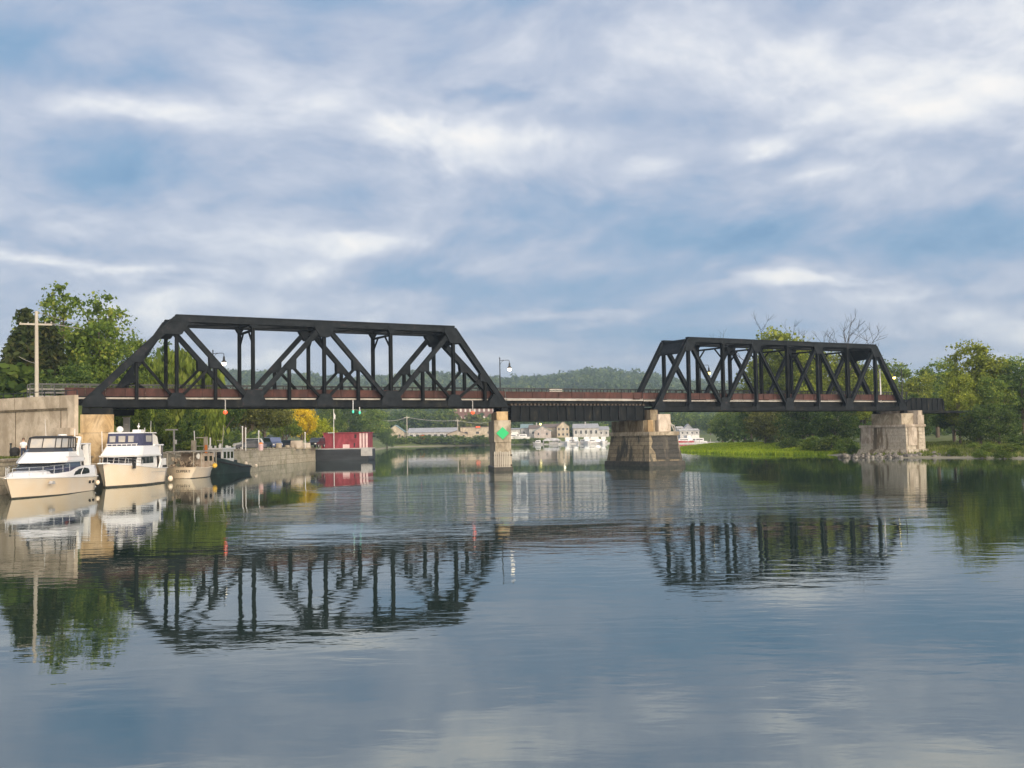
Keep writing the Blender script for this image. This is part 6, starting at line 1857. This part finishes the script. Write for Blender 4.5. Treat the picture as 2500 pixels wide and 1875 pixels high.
# ------------------------------------------------------------------ far wood, marsh plants, bank grasses (uncountable)
rg = np.random.default_rng(77)
NT = 9500
u_ = rg.random(NT); Yt = 640 + (1760 - 640) * u_ ** .8
Xt = (rg.random(NT) - .5) * 1.35 * Yt + 40
keep = ~((Yt < 720) & (np.abs(Xt) > 600))
Xt, Yt = Xt[keep], Yt[keep]
Zt = ground_h(Xt, Yt)
NQ = 26
hgt = rg.uniform(9, 16, len(Xt)); 
d = rg.normal(size=(len(Xt), NQ, 3)); d /= np.linalg.norm(d, axis=2)[:, :, None]
d *= rg.uniform(.55, 1.0, (len(Xt), NQ, 1))
rad = hgt * rg.uniform(.42, .58, len(Xt))
P = np.stack([Xt, Yt, Zt + hgt * .58], 1)[:, None, :] + d * np.stack([rad, rad, hgt * .45], 1)[:, None, :]
q = leaf_quads(P.reshape(-1, 3), 4.2, 5, .5, d.reshape(-1, 3) * 1.5)
mesh = quad_mesh('distant_wood', q, G_FAR)
o = bpy.data.objects.new('distant_wood', mesh); COL.objects.link(o); tag(o, kind='stuff', label='dense wood covering the distant hills', cat='woodland')

def blades(name, region, n, h, w, mt, label, seed, kind='stuff', zoff=0):
    r_ = np.random.default_rng(seed)
    P = np.array(region, float); x0, y0 = P.min(0); x1, y1 = P.max(0)
    X = r_.uniform(x0, x1, n * 3); Y = r_.uniform(y0, y1, n * 3)
    ins = np.zeros(X.shape, bool); k = len(P)
    for i in range(k):
        ax, ay = P[i]; bx_, by_ = P[(i + 1) % k]
        c = ((ay > Y) != (by_ > Y)) & (X < (bx_ - ax) * (Y - ay) / ((by_ - ay) if abs(by_ - ay) > 1e-9 else 1e-9) + ax); ins ^= c
    X = X[ins][:n]; Y = Y[ins][:n]
    Z = np.maximum(ground_h(X, Y), 0) + zoff
    hh = h * r_.uniform(.5, 1.3, len(X)); a = r_.uniform(0, 3.14, len(X))
    dx, dy = np.cos(a) * w, np.sin(a) * w; lx, ly = r_.normal(size=(2, len(X))) * h * .3
    v = np.stack([np.stack([X - dx, Y - dy, Z - .02], 1), np.stack([X + dx, Y + dy, Z - .02], 1), np.stack([X + lx, Y + ly, Z + hh], 1)], 1).reshape(-1, 3)
    o_ = bpy.data.objects.new(name, quad_mesh(name, v, mt, 3)); COL.objects.link(o_); tag(o_, label, 'plants', kind=kind)
    return o_
blades('marsh_plants', [(37, 262), (36, 235), (35.5, 215), (38.5, 195), (43, 183), (50, 168), (56, 172), (56, 200), (52, 240), (54, 300), (44, 285)], 30000, .45, .22, G_MARSH, 'bright green marsh plants floating along the right shore', 3)
blades('bank_grass', [(49, 150), (57, 140), (62, 131), (76, 118), (90, 112), (90, 175), (52, 172)], 26000, .45, .10, G_REED, 'long grass on the right bank behind the gravel shore', 4)
blades('lawn_grass', [(-40, 100), (-40, 190), (-66, 190), (-66, 100)], 26000, .16, .10, G_REED, 'short lawn grass behind the quay wall', 5)
blades('wall_foot_grass', [(-39.6, 84), (-39.6, 91), (-60, 104), (-70, 100), (-60, 84)], 9000, .35, .10, G_REED, 'rough grass at the foot of the cream retaining wall', 6)

def thicket(name, rects, n, hmax, mt, label, seed):
    r_ = np.random.default_rng(seed); out_ = []
    for (x0, x1, y0, y1) in rects:
        k = max(1, int(n * (x1 - x0) * (y1 - y0) / sum((b - a) * (d_ - c) for a, b, c, d_ in rects)))
        X = r_.uniform(x0, x1, k); Y = r_.uniform(y0, y1, k); Z = ground_h(X, Y); hh = hmax * r_.uniform(.5, 1.1, k)
        dd = r_.normal(size=(k, 34, 3)); dd /= np.linalg.norm(dd, axis=2)[:, :, None]; dd *= r_.uniform(.5, 1, (k, 34, 1))
        out_.append((np.stack([X, Y, Z + hh * .5], 1)[:, None, :] + dd * np.stack([hh * .55, hh * .55, hh * .5], 1)[:, None, :]).reshape(-1, 3))
    q_ = leaf_quads(np.concatenate(out_), 1.1, seed, .3)
    o_ = bpy.data.objects.new(name, quad_mesh(name, q_, mt)); COL.objects.link(o_); tag(o_, label, 'undergrowth', kind='stuff')
thicket('undergrowth', [(58, 175, 262, 300), (95, 200, 180, 200), (70, 230, 330, 350)], 520, 7.5, G_DARK, 'dark dense undergrowth filling in behind the right-bank trees', 12)
thicket('hedgerow', [(-130, -62, 235, 262), (-100, -56, 205, 215)], 240, 6, G_BUSH, 'leafy thicket closing off the park behind the left-bank trees', 13)

# ------------------------------------------------------------------ evening haze over the valley
hz = bpy.data.materials.new('valley_air'); hz.use_nodes = True
t = hz.node_tree; t.nodes.clear()
o = N(t, 'ShaderNodeOutputMaterial'); pv_ = N(t, 'ShaderNodeVolumePrincipled')
pv_.inputs['Color'].default_value = (.66, .84, 1.0, 1); pv_.inputs['Density'].default_value = .00028; pv_.inputs['Anisotropy'].default_value = .2
t.links.new(pv_.outputs[0], o.inputs['Volume'])
m = MB(); m.box(-4500, 4500, -500, 5400, -4, 165)
o = m.build('haze', hz); tag(o, kind='stuff')
